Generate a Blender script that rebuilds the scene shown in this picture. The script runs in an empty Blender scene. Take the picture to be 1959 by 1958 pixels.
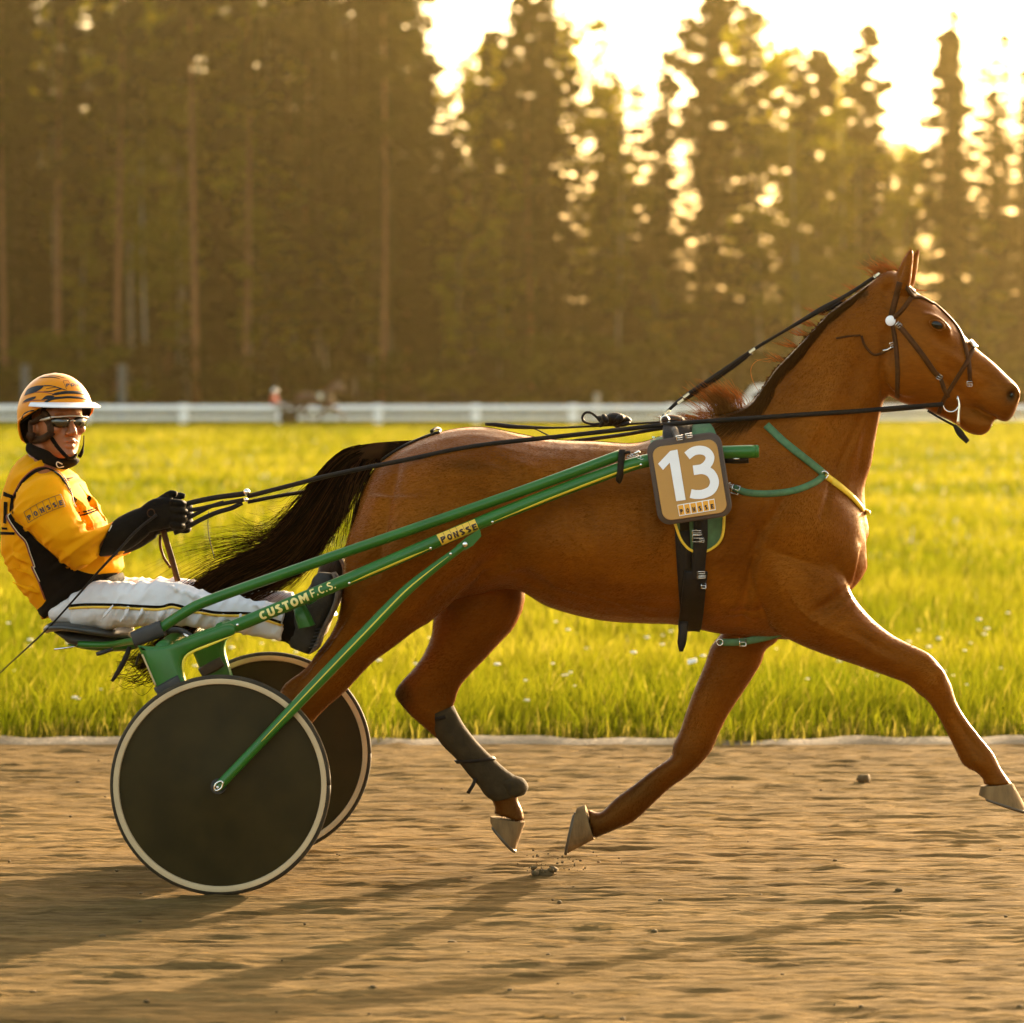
import bpy, bmesh, math, random
import numpy as np
from mathutils import Vector, Matrix, geometry
from mathutils.bvhtree import BVHTree

# ------------------------------------------------------------------ camera, sky, sun, exposure
SC = bpy.context.scene
COL = SC.collection
FPX, CX, CY, EYE = 7476.0, 1600.0, 746.0, 1.633      # focal length in photo pixels, principal point, eye height

cam = bpy.data.cameras.new('camera'); cam_ob = bpy.data.objects.new('camera', cam); COL.objects.link(cam_ob)
cam_ob.location = (0, 0, EYE); cam_ob.rotation_euler = (math.radians(90), 0, 0)
cam.sensor_width = 36.0; cam.sensor_fit = 'HORIZONTAL'
cam.lens = 36.0 * FPX / 1959.0
cam.shift_x = -(CX - 979.5) / 1959.0
cam.shift_y = -(979.0 - CY) / 1959.0
cam.clip_start = 0.5; cam.clip_end = 4000
cam.dof.use_dof = True; cam.dof.focus_distance = 12.95; cam.dof.aperture_fstop = 4.0
SC.camera = cam_ob

SUN_EL, SUN_AZ = math.radians(15.0), math.radians(27.5)   # azimuth from +Y (away from the camera) towards +X
world = bpy.data.worlds.new('World'); SC.world = world; world.use_nodes = True
nt = world.node_tree; nt.nodes.clear()
sky = nt.nodes.new('ShaderNodeTexSky'); sky.sky_type = 'NISHITA'; sky.sun_disc = False
sky.sun_elevation = SUN_EL; sky.sun_rotation = SUN_AZ
sky.air_density = 1.0; sky.dust_density = 5.0; sky.ozone_density = 0.4
tint = nt.nodes.new('ShaderNodeMix'); tint.data_type = 'RGBA'; tint.blend_type = 'MULTIPLY'
tint.inputs[0].default_value = 1.0; tint.inputs[7].default_value = (1.0, 0.885, 0.71, 1)
bg = nt.nodes.new('ShaderNodeBackground'); bg.inputs['Strength'].default_value = 0.15
wo = nt.nodes.new('ShaderNodeOutputWorld')
nt.links.new(sky.outputs[0], tint.inputs[6]); nt.links.new(tint.outputs[2], bg.inputs['Color']); nt.links.new(bg.outputs[0], wo.inputs['Surface'])

sun = bpy.data.lights.new('sun', 'SUN'); sun.energy = 4.2; sun.angle = math.radians(0.6); sun.color = (1.0, 0.75, 0.46)
sun_ob = bpy.data.objects.new('sun', sun); COL.objects.link(sun_ob); sun_ob.location = (30, 60, 40)
SUN_DIR = Vector((math.sin(SUN_AZ) * math.cos(SUN_EL), math.cos(SUN_AZ) * math.cos(SUN_EL), math.sin(SUN_EL)))
sun_ob.rotation_euler = SUN_DIR.to_track_quat('Z', 'Y').to_euler()

SC.view_settings.view_transform = 'Standard'; SC.view_settings.look = 'None'
SC.view_settings.exposure = 2.55; SC.view_settings.gamma = 1.0; SC.view_settings.use_curve_mapping = False
SC.render.engine = 'CYCLES'
SC.cycles.use_denoising = True
SC.cycles.max_bounces = 6; SC.cycles.diffuse_bounces = 3; SC.cycles.glossy_bounces = 2; SC.cycles.transmission_bounces = 3
SC.cycles.volume_bounces = 0; SC.cycles.transparent_max_bounces = 6
SC.cycles.caustics_reflective = False; SC.cycles.caustics_refractive = False

# ------------------------------------------------------------------ helpers
R = random.Random(7)
RNG = np.random.default_rng(7)

def P(px, py, Y):
    """the point at depth Y that the photograph shows at (px, py)"""
    return Vector(((px - CX) * Y / FPX, Y, EYE - (py - CY) * Y / FPX))

def tag(o, label=None, cat=None, group=None, kind=None):
    if label: o['label'] = label
    if cat: o['category'] = cat
    if group: o['group'] = group
    if kind: o['kind'] = kind
    return o

def thing(name, label, cat, loc=(0, 0, 0), group=None):
    o = bpy.data.objects.new(name, None); COL.objects.link(o); o.location = loc; o.empty_display_size = 0.1
    return tag(o, label, cat, group)

def mat(name, col, rough=0.6, metal=0.0, var=0.12, scale=14.0, bump=0.0, bscale=160.0, sheen=0.0, coat=0.0, stretch=(1, 1, 1), spec=0.5, col2=None):
    m = bpy.data.materials.new(name); m.use_nodes = True
    t = m.node_tree; b = t.nodes['Principled BSDF']
    b.inputs['Roughness'].default_value = rough; b.inputs['Metallic'].default_value = metal
    b.inputs['Sheen Weight'].default_value = sheen; b.inputs['Sheen Roughness'].default_value = 0.4
    b.inputs['Coat Weight'].default_value = coat; b.inputs['Coat Roughness'].default_value = 0.12
    b.inputs['Specular IOR Level'].default_value = spec
    tc = t.nodes.new('ShaderNodeTexCoord'); mp = t.nodes.new('ShaderNodeMapping'); mp.inputs['Scale'].default_value = stretch
    t.links.new(tc.outputs['Object'], mp.inputs['Vector'])
    n = t.nodes.new('ShaderNodeTexNoise'); n.inputs['Scale'].default_value = scale; n.inputs['Detail'].default_value = 5
    t.links.new(mp.outputs[0], n.inputs['Vector'])
    r = t.nodes.new('ShaderNodeValToRGB'); t.links.new(n.outputs[0], r.inputs[0])
    c2 = col2 if col2 else tuple(min(1.0, c * (1 + var)) for c in col)
    c1 = tuple(c * (1 - var) for c in col) if not col2 else col
    r.color_ramp.elements[0].color = (*c1, 1); r.color_ramp.elements[1].color = (*c2, 1)
    r.color_ramp.elements[0].position = 0.3; r.color_ramp.elements[1].position = 0.7
    t.links.new(r.outputs[0], b.inputs['Base Color'])
    if bump > 0:
        n2 = t.nodes.new('ShaderNodeTexNoise'); n2.inputs['Scale'].default_value = bscale; n2.inputs['Detail'].default_value = 4
        t.links.new(mp.outputs[0], n2.inputs['Vector'])
        bp = t.nodes.new('ShaderNodeBump'); bp.inputs['Strength'].default_value = bump; bp.inputs['Distance'].default_value = 0.01
        t.links.new(n2.outputs[0], bp.inputs['Height']); t.links.new(bp.outputs[0], b.inputs['Normal'])
    return m

def leaf_mat(name, cols, trans=0.5, obj_var=0.25, gloss=0.06):
    """thin leaves: diffuse and translucent, colour varied per leaf (attribute 'tint') and per object"""
    m = bpy.data.materials.new(name); m.use_nodes = True
    t = m.node_tree; t.nodes.clear()
    out = t.nodes.new('ShaderNodeOutputMaterial')
    at = t.nodes.new('ShaderNodeAttribute'); at.attribute_name = 'tint'
    rp = t.nodes.new('ShaderNodeValToRGB'); t.links.new(at.outputs['Fac'], rp.inputs[0])
    els = rp.color_ramp.elements
    while len(els) < len(cols): els.new(0.5)
    for k, c in enumerate(cols):
        els[k].position = k / (len(cols) - 1); els[k].color = (*c, 1)
    oi = t.nodes.new('ShaderNodeObjectInfo'); ma = t.nodes.new('ShaderNodeMapRange')
    ma.inputs['To Min'].default_value = 1 - obj_var; ma.inputs['To Max'].default_value = 1 + obj_var
    t.links.new(oi.outputs['Random'], ma.inputs['Value'])
    mu = t.nodes.new('ShaderNodeVectorMath'); mu.operation = 'SCALE'
    t.links.new(rp.outputs[0], mu.inputs[0]); t.links.new(ma.outputs[0], mu.inputs['Scale'])
    d = t.nodes.new('ShaderNodeBsdfDiffuse'); tr = t.nodes.new('ShaderNodeBsdfTranslucent'); mx = t.nodes.new('ShaderNodeMixShader')
    mx.inputs[0].default_value = trans
    t.links.new(mu.outputs[0], d.inputs[0]); t.links.new(mu.outputs[0], tr.inputs[0])
    t.links.new(d.outputs[0], mx.inputs[1]); t.links.new(tr.outputs[0], mx.inputs[2])
    t.links.new(mx.outputs[0], out.inputs['Surface'])
    return m

def cr(keys, sub):
    """Catmull-Rom through rows of numbers, sub steps per segment"""
    k = np.array(keys, float)
    if len(k) < 3 or sub < 2: return k if sub < 2 else np.vstack([k[0] + (k[-1] - k[0]) * i / sub for i in range(sub + 1)]) if len(k) == 2 else k
    e = np.vstack([2 * k[0] - k[1], k, 2 * k[-1] - k[-2]]); out = []
    for i in range(len(k) - 1):
        p0, p1, p2, p3 = e[i], e[i + 1], e[i + 2], e[i + 3]
        for s in range(sub):
            t = s / sub
            out.append(0.5 * ((2 * p1) + (p2 - p0) * t + (2 * p0 - 5 * p1 + 4 * p2 - p3) * t * t + (3 * p1 - p0 - 3 * p2 + p3) * t ** 3))
    out.append(k[-1])
    return np.array(out)

class MB:
    """collects verts and faces; build() links them as ONE mesh object"""
    def __init__(s): s.v = []; s.f = []; s.m = []; s.tint = []
    def add(s, verts, faces, mi=0):
        o = len(s.v); s.v.extend([tuple(v) for v in verts]); s.f.extend([tuple(i + o for i in f) for f in faces]); s.m.extend([mi] * len(faces)); return s
    def mesh(s, name):
        me = bpy.data.meshes.new(name); me.from_pydata(s.v, [], s.f); me.polygons.foreach_set('material_index', s.m); me.update(); return me
    def build(s, name, mats, parent=None, smooth=True, auto=None):
        me = s.mesh(name); bm = bmesh.new(); bm.from_mesh(me); bmesh.ops.recalc_face_normals(bm, faces=bm.faces); bm.to_mesh(me); bm.free()
        return link(name, me, mats, parent, smooth, auto)

def link(name, me, mats, parent=None, smooth=True, auto=None):
    for m in (mats if isinstance(mats, (list, tuple)) else [mats]): me.materials.append(m)
    if smooth:
        me.polygons.foreach_set('use_smooth', [True] * len(me.polygons))
        if auto: 
            try: me.set_sharp_from_angle(angle=math.radians(auto))
            except Exception: pass
    o = bpy.data.objects.new(name, me); COL.objects.link(o)
    if parent:
        o.parent = parent
        if parent.type == 'EMPTY': o.matrix_parent_inverse = Matrix.Translation(-parent.location)
    return o

def rings_faces(nr, n, cap0=True, cap1=True, off=0):
    f = []
    for i in range(nr - 1):
        for j in range(n):
            a, b = i * n + j, i * n + (j + 1) % n
            f.append((a, b, b + n, a + n))
    if cap0: f.append(tuple(range(n - 1, -1, -1)))
    if cap1: f.append(tuple(range((nr - 1) * n, nr * n)))
    return f

def loft(mb, keys, Y, n=20, sub=4, e=2.0, mi=0, grow=0.0):
    """keys: (ax, ay, bx, by, w[, yc]): outline points a and b in photo pixels at depth yc, half-width w across"""
    k = cr([(*q, Y) if len(q) == 5 else q for q in keys], sub)
    vs = []
    for ax, ay, bx, by, w, yc in k:
        A, B = P(ax, ay, yc), P(bx, by, yc); c = (A + B) / 2; h = (A - B) / 2; L = h.length
        h = h * ((L + grow) / max(L, 1e-6)); w = max(w, 0.002) + grow
        for j in range(n):
            t = 2 * math.pi * j / n; ct, st = math.cos(t), math.sin(t)
            u = math.copysign(abs(ct) ** (2 / e), ct); v = math.copysign(abs(st) ** (2 / e), st)
            vs.append(c + h * u + Vector((0, w * v, 0)))
    mb.add(vs, rings_faces(len(k), n), mi); return mb

def loft3(mb, rings, n=16, sub=3, e=2.0, mi=0):
    """rings: (centre, half-axis vector, half-axis vector)"""
    k = cr([(*c, *a, *b) for c, a, b in rings], sub); vs = []
    for q in k:
        c, a, b = Vector(q[0:3]), Vector(q[3:6]), Vector(q[6:9])
        for j in range(n):
            t = 2 * math.pi * j / n; ct, st = math.cos(t), math.sin(t)
            vs.append(c + a * math.copysign(abs(ct) ** (2 / e), ct) + b * math.copysign(abs(st) ** (2 / e), st))
    mb.add(vs, rings_faces(len(k), n), mi); return mb

def tube(mb, pts, r, n=10, mi=0, sub=1, flat=None):
    """pts: vectors, r: number or list; flat: (vector, factor) squashes the section along that vector"""
    rr = [r] * len(pts) if not isinstance(r, (list, tuple)) else list(r)
    k = cr([(*p, q) for p, q in zip(pts, rr)], sub) if sub > 1 else np.array([(*p, q) for p, q in zip(pts, rr)])
    pp = [Vector(q[:3]) for q in k]; vs = []
    up = None
    for i, p in enumerate(pp):
        d = (pp[min(i + 1, len(pp) - 1)] - pp[max(i - 1, 0)]).normalized()
        if up is None:
            up = d.cross(Vector((0, 1, 0)));
            if up.length < 0.2: up = d.cross(Vector((0, 0, 1)))
        s = (up - d * up.dot(d)).normalized(); up = s; w = d.cross(s)
        for j in range(n):
            t = 2 * math.pi * j / n
            o = (s * math.cos(t) + w * math.sin(t)) * k[i][3]
            if flat: o = o - flat[0] * o.dot(flat[0]) * (1 - flat[1])
            vs.append(p + o)
    mb.add(vs, rings_faces(len(pp), n), mi); return mb

def box(mb, c, sx, sy, sz, mi=0, rot=None):
    c = Vector(c); vs = []
    for x in (-1, 1):
        for y in (-1, 1):
            for z in (-1, 1):
                v = Vector((x * sx / 2, y * sy / 2, z * sz / 2)); vs.append(c + (rot @ v if rot else v))
    mb.add(vs, [(0, 1, 3, 2), (4, 6, 7, 5), (0, 4, 5, 1), (2, 3, 7, 6), (0, 2, 6, 4), (1, 5, 7, 3)], mi); return mb

def ball(mb, c, a, b, cc, n=12, m=8, mi=0):
    """ellipsoid with half-axis vectors a, b, cc"""
    c, a, b, cc = Vector(c), Vector(a), Vector(b), Vector(cc); vs = [c + cc]
    for i in range(1, m):
        ph = math.pi * i / m
        for j in range(n):
            t = 2 * math.pi * j / n; vs.append(c + cc * math.cos(ph) + (a * math.cos(t) + b * math.sin(t)) * math.sin(ph))
    vs.append(c - cc); f = []
    for j in range(n): f.append((0, 1 + j, 1 + (j + 1) % n))
    for i in range(m - 2):
        for j in range(n):
            p, q = 1 + i * n + j, 1 + i * n + (j + 1) % n; f.append((p, p + n, q + n, q))
    l = 1 + (m - 2) * n
    for j in range(n): f.append((l + (j + 1) % n, l + j, len(vs) - 1))
    mb.add(vs, f, mi); return mb

def torus(mb, c, a, b, r, n=20, m=8, mi=0, t0=0.0, t1=2 * math.pi):
    """ring (or arc) round the ellipse with half-axis vectors a, b"""
    c, a, b = Vector(c), Vector(a), Vector(b); full = abs(t1 - t0 - 2 * math.pi) < 1e-6
    pts = [c + a * math.cos(t0 + (t1 - t0) * i / n) + b * math.sin(t0 + (t1 - t0) * i / n) for i in range(n + 1)]
    tube(mb, pts, r, m, mi); return mb

def union(mb, voxel, it=6, fac=0.5):
    me = mb.mesh('t'); o = bpy.data.objects.new('t', me); COL.objects.link(o)
    m = o.modifiers.new('r', 'REMESH'); m.mode = 'VOXEL'; m.voxel_size = voxel
    if it:
        s = o.modifiers.new('s', 'SMOOTH'); s.factor = fac; s.iterations = it
    dg = bpy.context.evaluated_depsgraph_get(); new = bpy.data.meshes.new_from_object(o.evaluated_get(dg))
    bpy.data.objects.remove(o); bpy.data.meshes.remove(me); return new

def bvh_of(*meshes):
    vs, fs = [], []
    for me in meshes:
        o = len(vs); vs.extend([v.co.copy() for v in me.vertices]); fs.extend([tuple(i + o for i in p.vertices) for p in me.polygons])
    return BVHTree.FromPolygons(vs, fs)

ORG = Vector((0, 0, EYE))
def hit(bvh, px, py, ymin=5.0):
    d = (P(px, py, 10.0) - ORG).normalized()
    loc, nor, i, dist = bvh.ray_cast(ORG + d * ymin, d)
    if loc is None: return None
    if nor.dot(d) > 0: nor = -nor
    return loc, nor

def hits(bvh, pts, sub=6):
    out = []
    for x, y in cr(pts, sub):
        h = hit(bvh, x, y)
        if h is None:
            h = bvh.find_nearest(P(x, y, out[-1][0].y if out else 13.0))[:2]
            n = h[1] if h[1].y < 0 else h[1]
            h = (h[0], n)
        out.append(h)
    # even out the surface normals
    res = []
    for i in range(len(out)):
        n = sum((out[j][1] for j in range(max(0, i - 2), min(len(out), i + 3))), Vector()).normalized()
        res.append((out[i][0], n))
    return res

def ribbon(mb, pn, width, thick=0.004, off=0.002, mi=0):
    """a strap lying along (point, normal) pairs; width: number or list, in metres"""
    N = len(pn); vs = []
    for i, (p, n) in enumerate(pn):
        d = (pn[min(i + 1, N - 1)][0] - pn[max(i - 1, 0)][0]).normalized(); s = d.cross(n).normalized()
        w = width if not isinstance(width, (list, tuple, np.ndarray)) else float(np.interp(i / max(N - 1, 1), np.linspace(0, 1, len(width)), width))
        a, b = p + n * (off - thick * 0.6), p + n * (off + thick)
        vs += [a - s * w / 2, b - s * w * 0.46, b + s * w * 0.46, a + s * w / 2]
    mb.add(vs, rings_faces(N, 4), mi); return mb

def strap(mb, bvh, pts, width, thick=0.004, off=0.002, sub=6, mi=0):
    return ribbon(mb, hits(bvh, pts, sub), width, thick, off, mi)

def inside(poly, x, y):
    c = False; j = len(poly) - 1
    for i in range(len(poly)):
        if (poly[i][1] > y) != (poly[j][1] > y) and x < (poly[j][0] - poly[i][0]) * (y - poly[i][1]) / (poly[j][1] - poly[i][1]) + poly[i][0]: c = not c
        j = i
    return c

def patch(mb, bvh, poly, off=0.0015, step=4.0, mi=0, jump=0.05, smooth=True, sub=5, thick=0.0):
    """a piece of cloth, print or film lying on a surface inside a pixel outline"""
    pl = [tuple(q) for q in (cr(list(poly) + [poly[0]], sub)[:-1] if smooth else poly)]
    # refine straight edges
    ring = []
    for i in range(len(pl)):
        a, b = pl[i], pl[(i + 1) % len(pl)]; L = math.hypot(b[0] - a[0], b[1] - a[1]); k = max(1, int(L / step))
        ring += [(a[0] + (b[0] - a[0]) * s / k, a[1] + (b[1] - a[1]) * s / k) for s in range(k)]
    xs = [q[0] for q in ring]; ys = [q[1] for q in ring]; pts = list(ring)
    y = min(ys) + step / 2; r = 0
    while y < max(ys):
        x = min(xs) + step / 2 + (r % 2) * step / 2
        while x < max(xs):
            if inside(ring, x, y) and min((x - q[0]) ** 2 + (y - q[1]) ** 2 for q in ring) > (0.5 * step) ** 2: pts.append((x, y))
            x += step
        y += step * 0.87; r += 1
    n = len(ring)
    co, _, fs, *_ = geometry.delaunay_2d_cdt([Vector(q) for q in pts], [(i, (i + 1) % n) for i in range(n)], [list(range(n))], 1, 1e-4)
    vs = []; ok = []
    for c in co:
        h = hit(bvh, c.x, c.y)
        ok.append(h is not None); vs.append(h[0] + h[1] * off if h else Vector())
    ff = [f for f in fs if all(ok[i] for i in f) and max(abs(vs[f[a]].y - vs[f[a - 1]].y) for a in range(len(f))) < jump]
    used = sorted({i for f in ff for i in f}); mp = {u: i for i, u in enumerate(used)}
    mb.add([vs[u] for u in used], [tuple(mp[i] for i in f) for f in ff], mi); return mb

def _arc(cx, cy, rx, ry, a0, a1, n=9): return [(cx + rx * math.cos(math.radians(a0 + (a1 - a0) * i / n)), cy + ry * math.sin(math.radians(a0 + (a1 - a0) * i / n))) for i in range(n + 1)]
def _glyph(ch, t):
    """pen strokes of a capital letter in a box one unit high; t is the pen width"""
    h = t / 2; B, T = h, 1 - h
    if ch == 'P': return 0.66, [[(h, 0), (h, T), (0.36, T)] + _arc(0.36, 0.72, 0.66 - 0.36 - h, T - 0.72, 90, -90)[1:] + [(t, 0.44 + 0.0)]]
    if ch == 'O': return 0.80, [_arc(0.40, 0.5, 0.40 - h, 0.5 - h, 90, 450, 22)]
    if ch == 'N': return 0.74, [[(h, 0), (h, 1)], [(0.74 - h, 0), (0.74 - h, 1)], ('bar', t, 1.0, 0.74 - t, 1.5 * t, 1.5 * t)]
    if ch == 'S': return 0.64, [_arc(0.32, 0.74, 0.32 - h, 0.26 - h, 25, 250, 10) + [(0.36, 0.5)] + _arc(0.32, 0.27, 0.32 - h, 0.27 - h, 70, -155, 10)]
    if ch == 'E': return 0.58, [[(0.58, T), (h, T), (h, B), (0.58, B)], [(t, 0.5), (0.52, 0.5)]]
    if ch == 'F': return 0.58, [[(0.58, T), (h, T), (h, 0)], [(t, 0.48), (0.52, 0.48)]]
    if ch == 'C': return 0.72, [_arc(0.40, 0.5, 0.40 - h, 0.5 - h, 48, 312, 16)]
    if ch == 'U': return 0.72, [[(h, 1), (h, 0.34)] + _arc(0.36, 0.34, 0.36 - h, 0.34 - h, 180, 360, 9) + [(0.72 - h, 1)]]
    if ch == 'T': return 0.66, [[(0, T), (0.66, T)], [(0.33, 1 - t), (0.33, 0)]]
    if ch == 'M': return 0.92, [[(h, 0), (h, 1)], [(0.92 - h, 0), (0.92 - h, 1)], ('bar', t, 1.0, 0.46, 0.62, 1.9 * t), ('bar', 0.46, 0.62, 0.92 - t, 1.0, 1.9 * t)]
    if ch == '.': return t * 1.1, [[(t * .55, 0), (t * .55, t * 1.1)]]
    return 0.3, []
def text_shape(s, t=0.2):
    """flat lettering as (verts in a unit-high box, faces, width)"""
    vs, fs, x = [], [], 0.0
    for ch in s:
        w, strokes = _glyph(ch, t)
        for st in strokes:
            if st[0] == 'bar':                                          # a slanting stroke cut off upright at both ends: x0, top0, x1, top1, upright thickness
                o = len(vs); _, xa, ya, xb, yb, th = st
                for i in range(7):
                    u = i / 6
                    for kk in range(4): vs.append((x + xa + (xb - xa) * u, ya + (yb - ya) * u - th * kk / 3))
                fs += [(o + 4 * i + kk, o + 4 * i + kk + 1, o + 4 * i + kk + 5, o + 4 * i + kk + 4) for i in range(6) for kk in range(3)]; continue
            q_ = [np.array(st[0], float)]
            for a_, b_ in zip(st[:-1], st[1:]):
                a_, b_ = np.array(a_, float), np.array(b_, float); k_ = max(1, int(np.hypot(*(b_ - a_)) / .13)); q_ += [a_ + (b_ - a_) * (i + 1) / k_ for i in range(k_)]
            p = np.array(q_); n = len(p); o = len(vs); closed = np.hypot(*(p[0] - p[-1])) < 1e-6
            for i in range(n):
                a = p[i] - p[i - 1] if i > 0 else (p[-1] - p[-2] if closed else p[1] - p[0]); b = p[i + 1] - p[i] if i < n - 1 else (p[1] - p[0] if closed else p[-1] - p[-2])
                a, b = a / max(np.hypot(*a), 1e-9), b / max(np.hypot(*b), 1e-9); na, nb = np.array([-a[1], a[0]]), np.array([-b[1], b[0]]); m = na + nb; m = m / max(np.hypot(*m), 1e-6); k = min(1.6, 1 / max(m.dot(na), .3)) * t / 2
                vs += [(x + p[i][0] + m[0] * k, p[i][1] + m[1] * k), (x + p[i][0] - m[0] * k, p[i][1] - m[1] * k)]
            fs += [(o + 2 * i, o + 2 * i + 1, o + 2 * i + 3, o + 2 * i + 2) for i in range(n - 1)]
        x += w + 0.16
    return np.array(vs), fs, x - 0.16

def letters_on(mb, bvh, s, p0, p1, h, bold=0.2, off=0.0025, up=None, mi=0):
    """lettering s between photo points p0 (left foot) and p1 (right foot), h pixels tall, laid on a surface"""
    v, f, w = text_shape(s, bold); d = np.array(p1, float) - np.array(p0, float); L = np.hypot(*d); u = d / L
    n = np.array([u[1], -u[0]]) if up is None else np.array(up, float) / np.hypot(*up)
    vs = []
    for a, b in v:
        q = np.array(p0) + u * (a / w * L) + n * (b * h); t = hit(bvh, q[0], q[1])
        if t is None: t = bvh.find_nearest(P(q[0], q[1], 12.8))[:2]
        vs.append(t[0] + t[1] * off)
    mb.add(vs, f, mi); return mb

def vnoise(x, y, seed=0):
    """smooth value noise, arrays in, 0..1 out"""
    xi, yi = np.floor(x).astype(np.int64), np.floor(y).astype(np.int64); xf, yf = x - xi, y - yi
    def hsh(a, b):
        h = (a * 374761393 + b * 668265263 + seed * 974634757) & 0x7fffffff; h = ((h ^ (h >> 13)) * 1274126177) & 0x7fffffff
        return ((h ^ (h >> 16)) & 0xffff) / 65535.0
    u, v = xf * xf * (3 - 2 * xf), yf * yf * (3 - 2 * yf)
    return (hsh(xi, yi) * (1 - u) + hsh(xi + 1, yi) * u) * (1 - v) + (hsh(xi, yi + 1) * (1 - u) + hsh(xi + 1, yi + 1) * u) * v

def np_mesh(name, co, quads, tris=None, tint=None):
    me = bpy.data.meshes.new(name); nq = len(quads); ntr = 0 if tris is None else len(tris)
    me.vertices.add(len(co)); me.vertices.foreach_set('co', np.asarray(co, np.float32).ravel())
    li = np.concatenate([np.asarray(quads).ravel()] + ([np.asarray(tris).ravel()] if ntr else [])).astype(np.int32)
    me.loops.add(len(li)); me.loops.foreach_set('vertex_index', li)
    me.polygons.add(nq + ntr)
    st = np.concatenate([np.arange(nq) * 4, nq * 4 + np.arange(ntr) * 3]).astype(np.int32)
    me.polygons.foreach_set('loop_start', st)
    me.update(calc_edges=True)
    if tint is not None:
        a = me.attributes.new('tint', 'FLOAT', 'POINT'); a.data.foreach_set('value', np.asarray(tint, np.float32))
    return me

def cards(centres, ax, ay, tint):
    """one quad per centre spanned by half-axis arrays ax, ay"""
    n = len(centres); co = np.empty((n, 4, 3)); co[:, 0] = centres - ax - ay; co[:, 1] = centres + ax - ay; co[:, 2] = centres + ax * 0.6 + ay; co[:, 3] = centres - ax * 0.6 + ay
    return co.reshape(-1, 3), np.arange(n * 4).reshape(-1, 4), np.repeat(tint, 4)
# ------------------------------------------------------------------ the setting: ground, track, verge, grass
m_soil = mat('field soil', (0.06, 0.065, 0.003), 0.95, var=0.3, scale=0.8)
mb = MB(); mb.add([(-900, -60, -0.06), (900, -60, -0.06), (900, 1800, -0.06), (-900, 1800, -0.06)], [(0, 1, 2, 3)])
tag(mb.build('ground', m_soil, smooth=False), kind='structure')

def sand_mat():
    m = bpy.data.materials.new('raked sand'); m.use_nodes = True; t = m.node_tree; b = t.nodes['Principled BSDF']
    b.inputs['Roughness'].default_value = 0.95; b.inputs['Specular IOR Level'].default_value = 0.03; b.inputs['Specular Tint'].default_value = (1.0, 0.74, 0.42, 1)
    tc = t.nodes.new('ShaderNodeTexCoord')
    def noise(sx, sy, sc, det=4):
        mp = t.nodes.new('ShaderNodeMapping'); mp.inputs['Scale'].default_value = (sx, sy, 1); t.links.new(tc.outputs['Object'], mp.inputs['Vector'])
        n = t.nodes.new('ShaderNodeTexNoise'); n.inputs['Scale'].default_value = sc; n.inputs['Detail'].default_value = det; n.inputs['Roughness'].default_value = 0.6
        t.links.new(mp.outputs[0], n.inputs['Vector']); return n
    a, c, d = noise(0.40, 3.4, 8, 7), noise(0.5, 2.6, 48, 5), noise(0.16, 0.5, 1.3, 2)
    r = t.nodes.new('ShaderNodeValToRGB'); t.links.new(a.outputs[0], r.inputs[0])
    r.color_ramp.elements[0].color = (0.067, 0.042, 0.0145, 1); r.color_ramp.elements[1].color = (0.145, 0.093, 0.034, 1)
    r.color_ramp.elements[0].position = 0.32; r.color_ramp.elements[1].position = 0.66
    mx = t.nodes.new('ShaderNodeMix'); mx.data_type = 'RGBA'; mx.blend_type = 'OVERLAY'; mx.inputs[0].default_value = 0.5
    t.links.new(r.outputs[0], mx.inputs[6]); t.links.new(c.outputs[0], mx.inputs[7])
    mx2 = t.nodes.new('ShaderNodeMix'); mx2.data_type = 'RGBA'; mx2.blend_type = 'OVERLAY'; mx2.inputs[0].default_value = 0.35
    t.links.new(mx.outputs[2], mx2.inputs[6]); t.links.new(d.outputs[0], mx2.inputs[7]); t.links.new(mx2.outputs[2], b.inputs['Base Color'])
    bp = t.nodes.new('ShaderNodeBump'); bp.inputs['Strength'].default_value = 0.5; bp.inputs['Distance'].default_value = 0.008
    t.links.new(c.outputs[0], bp.inputs['Height']); t.links.new(bp.outputs[0], b.inputs['Normal'])
    return m
m_sand = sand_mat()

xs = np.concatenate([np.linspace(-140, -7, 14, endpoint=False), np.arange(-7, 4, 0.04), np.linspace(4, 140, 14)])
ys = np.concatenate([np.linspace(-14, 8.2, 10, endpoint=False), np.arange(8.2, 17.95, 0.0115), [17.96]])
X, Yg = np.meshgrid(xs, ys)
g = (vnoise(X * 1.9, Yg * 15, 1) - 0.5) * 0.006 + (vnoise(X * 5.5, Yg * 32, 2) - 0.5) * 0.009 + (vnoise(X * 16, Yg * 84, 5) - 0.5) * 0.010
pits = np.clip(vnoise(X * 2.6, Yg * 9, 3) - 0.76, 0, 1) * 0.05 * (vnoise(X * 0.7, Yg * 1.2, 8) > 0.35)
lumps = np.clip(vnoise(X * 7, Yg * 14, 4) - 0.82, 0, 1) * 0.05
dense = ((X > -6.8) & (X < 3.8) & (Yg > 8.2) & (Yg < 17.9)).astype(float)
Z = 0.004 + (g - pits + lumps) * dense
co = np.stack([X.ravel(), Yg.ravel(), Z.ravel()], 1); nx, ny = len(xs), len(ys)
idx = np.arange(nx * ny).reshape(ny, nx); q = np.stack([idx[:-1, :-1], idx[:-1, 1:], idx[1:, 1:], idx[1:, :-1]], -1).reshape(-1, 4)
tag(link('track', np_mesh('track', co, q), m_sand), kind='structure')

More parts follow.
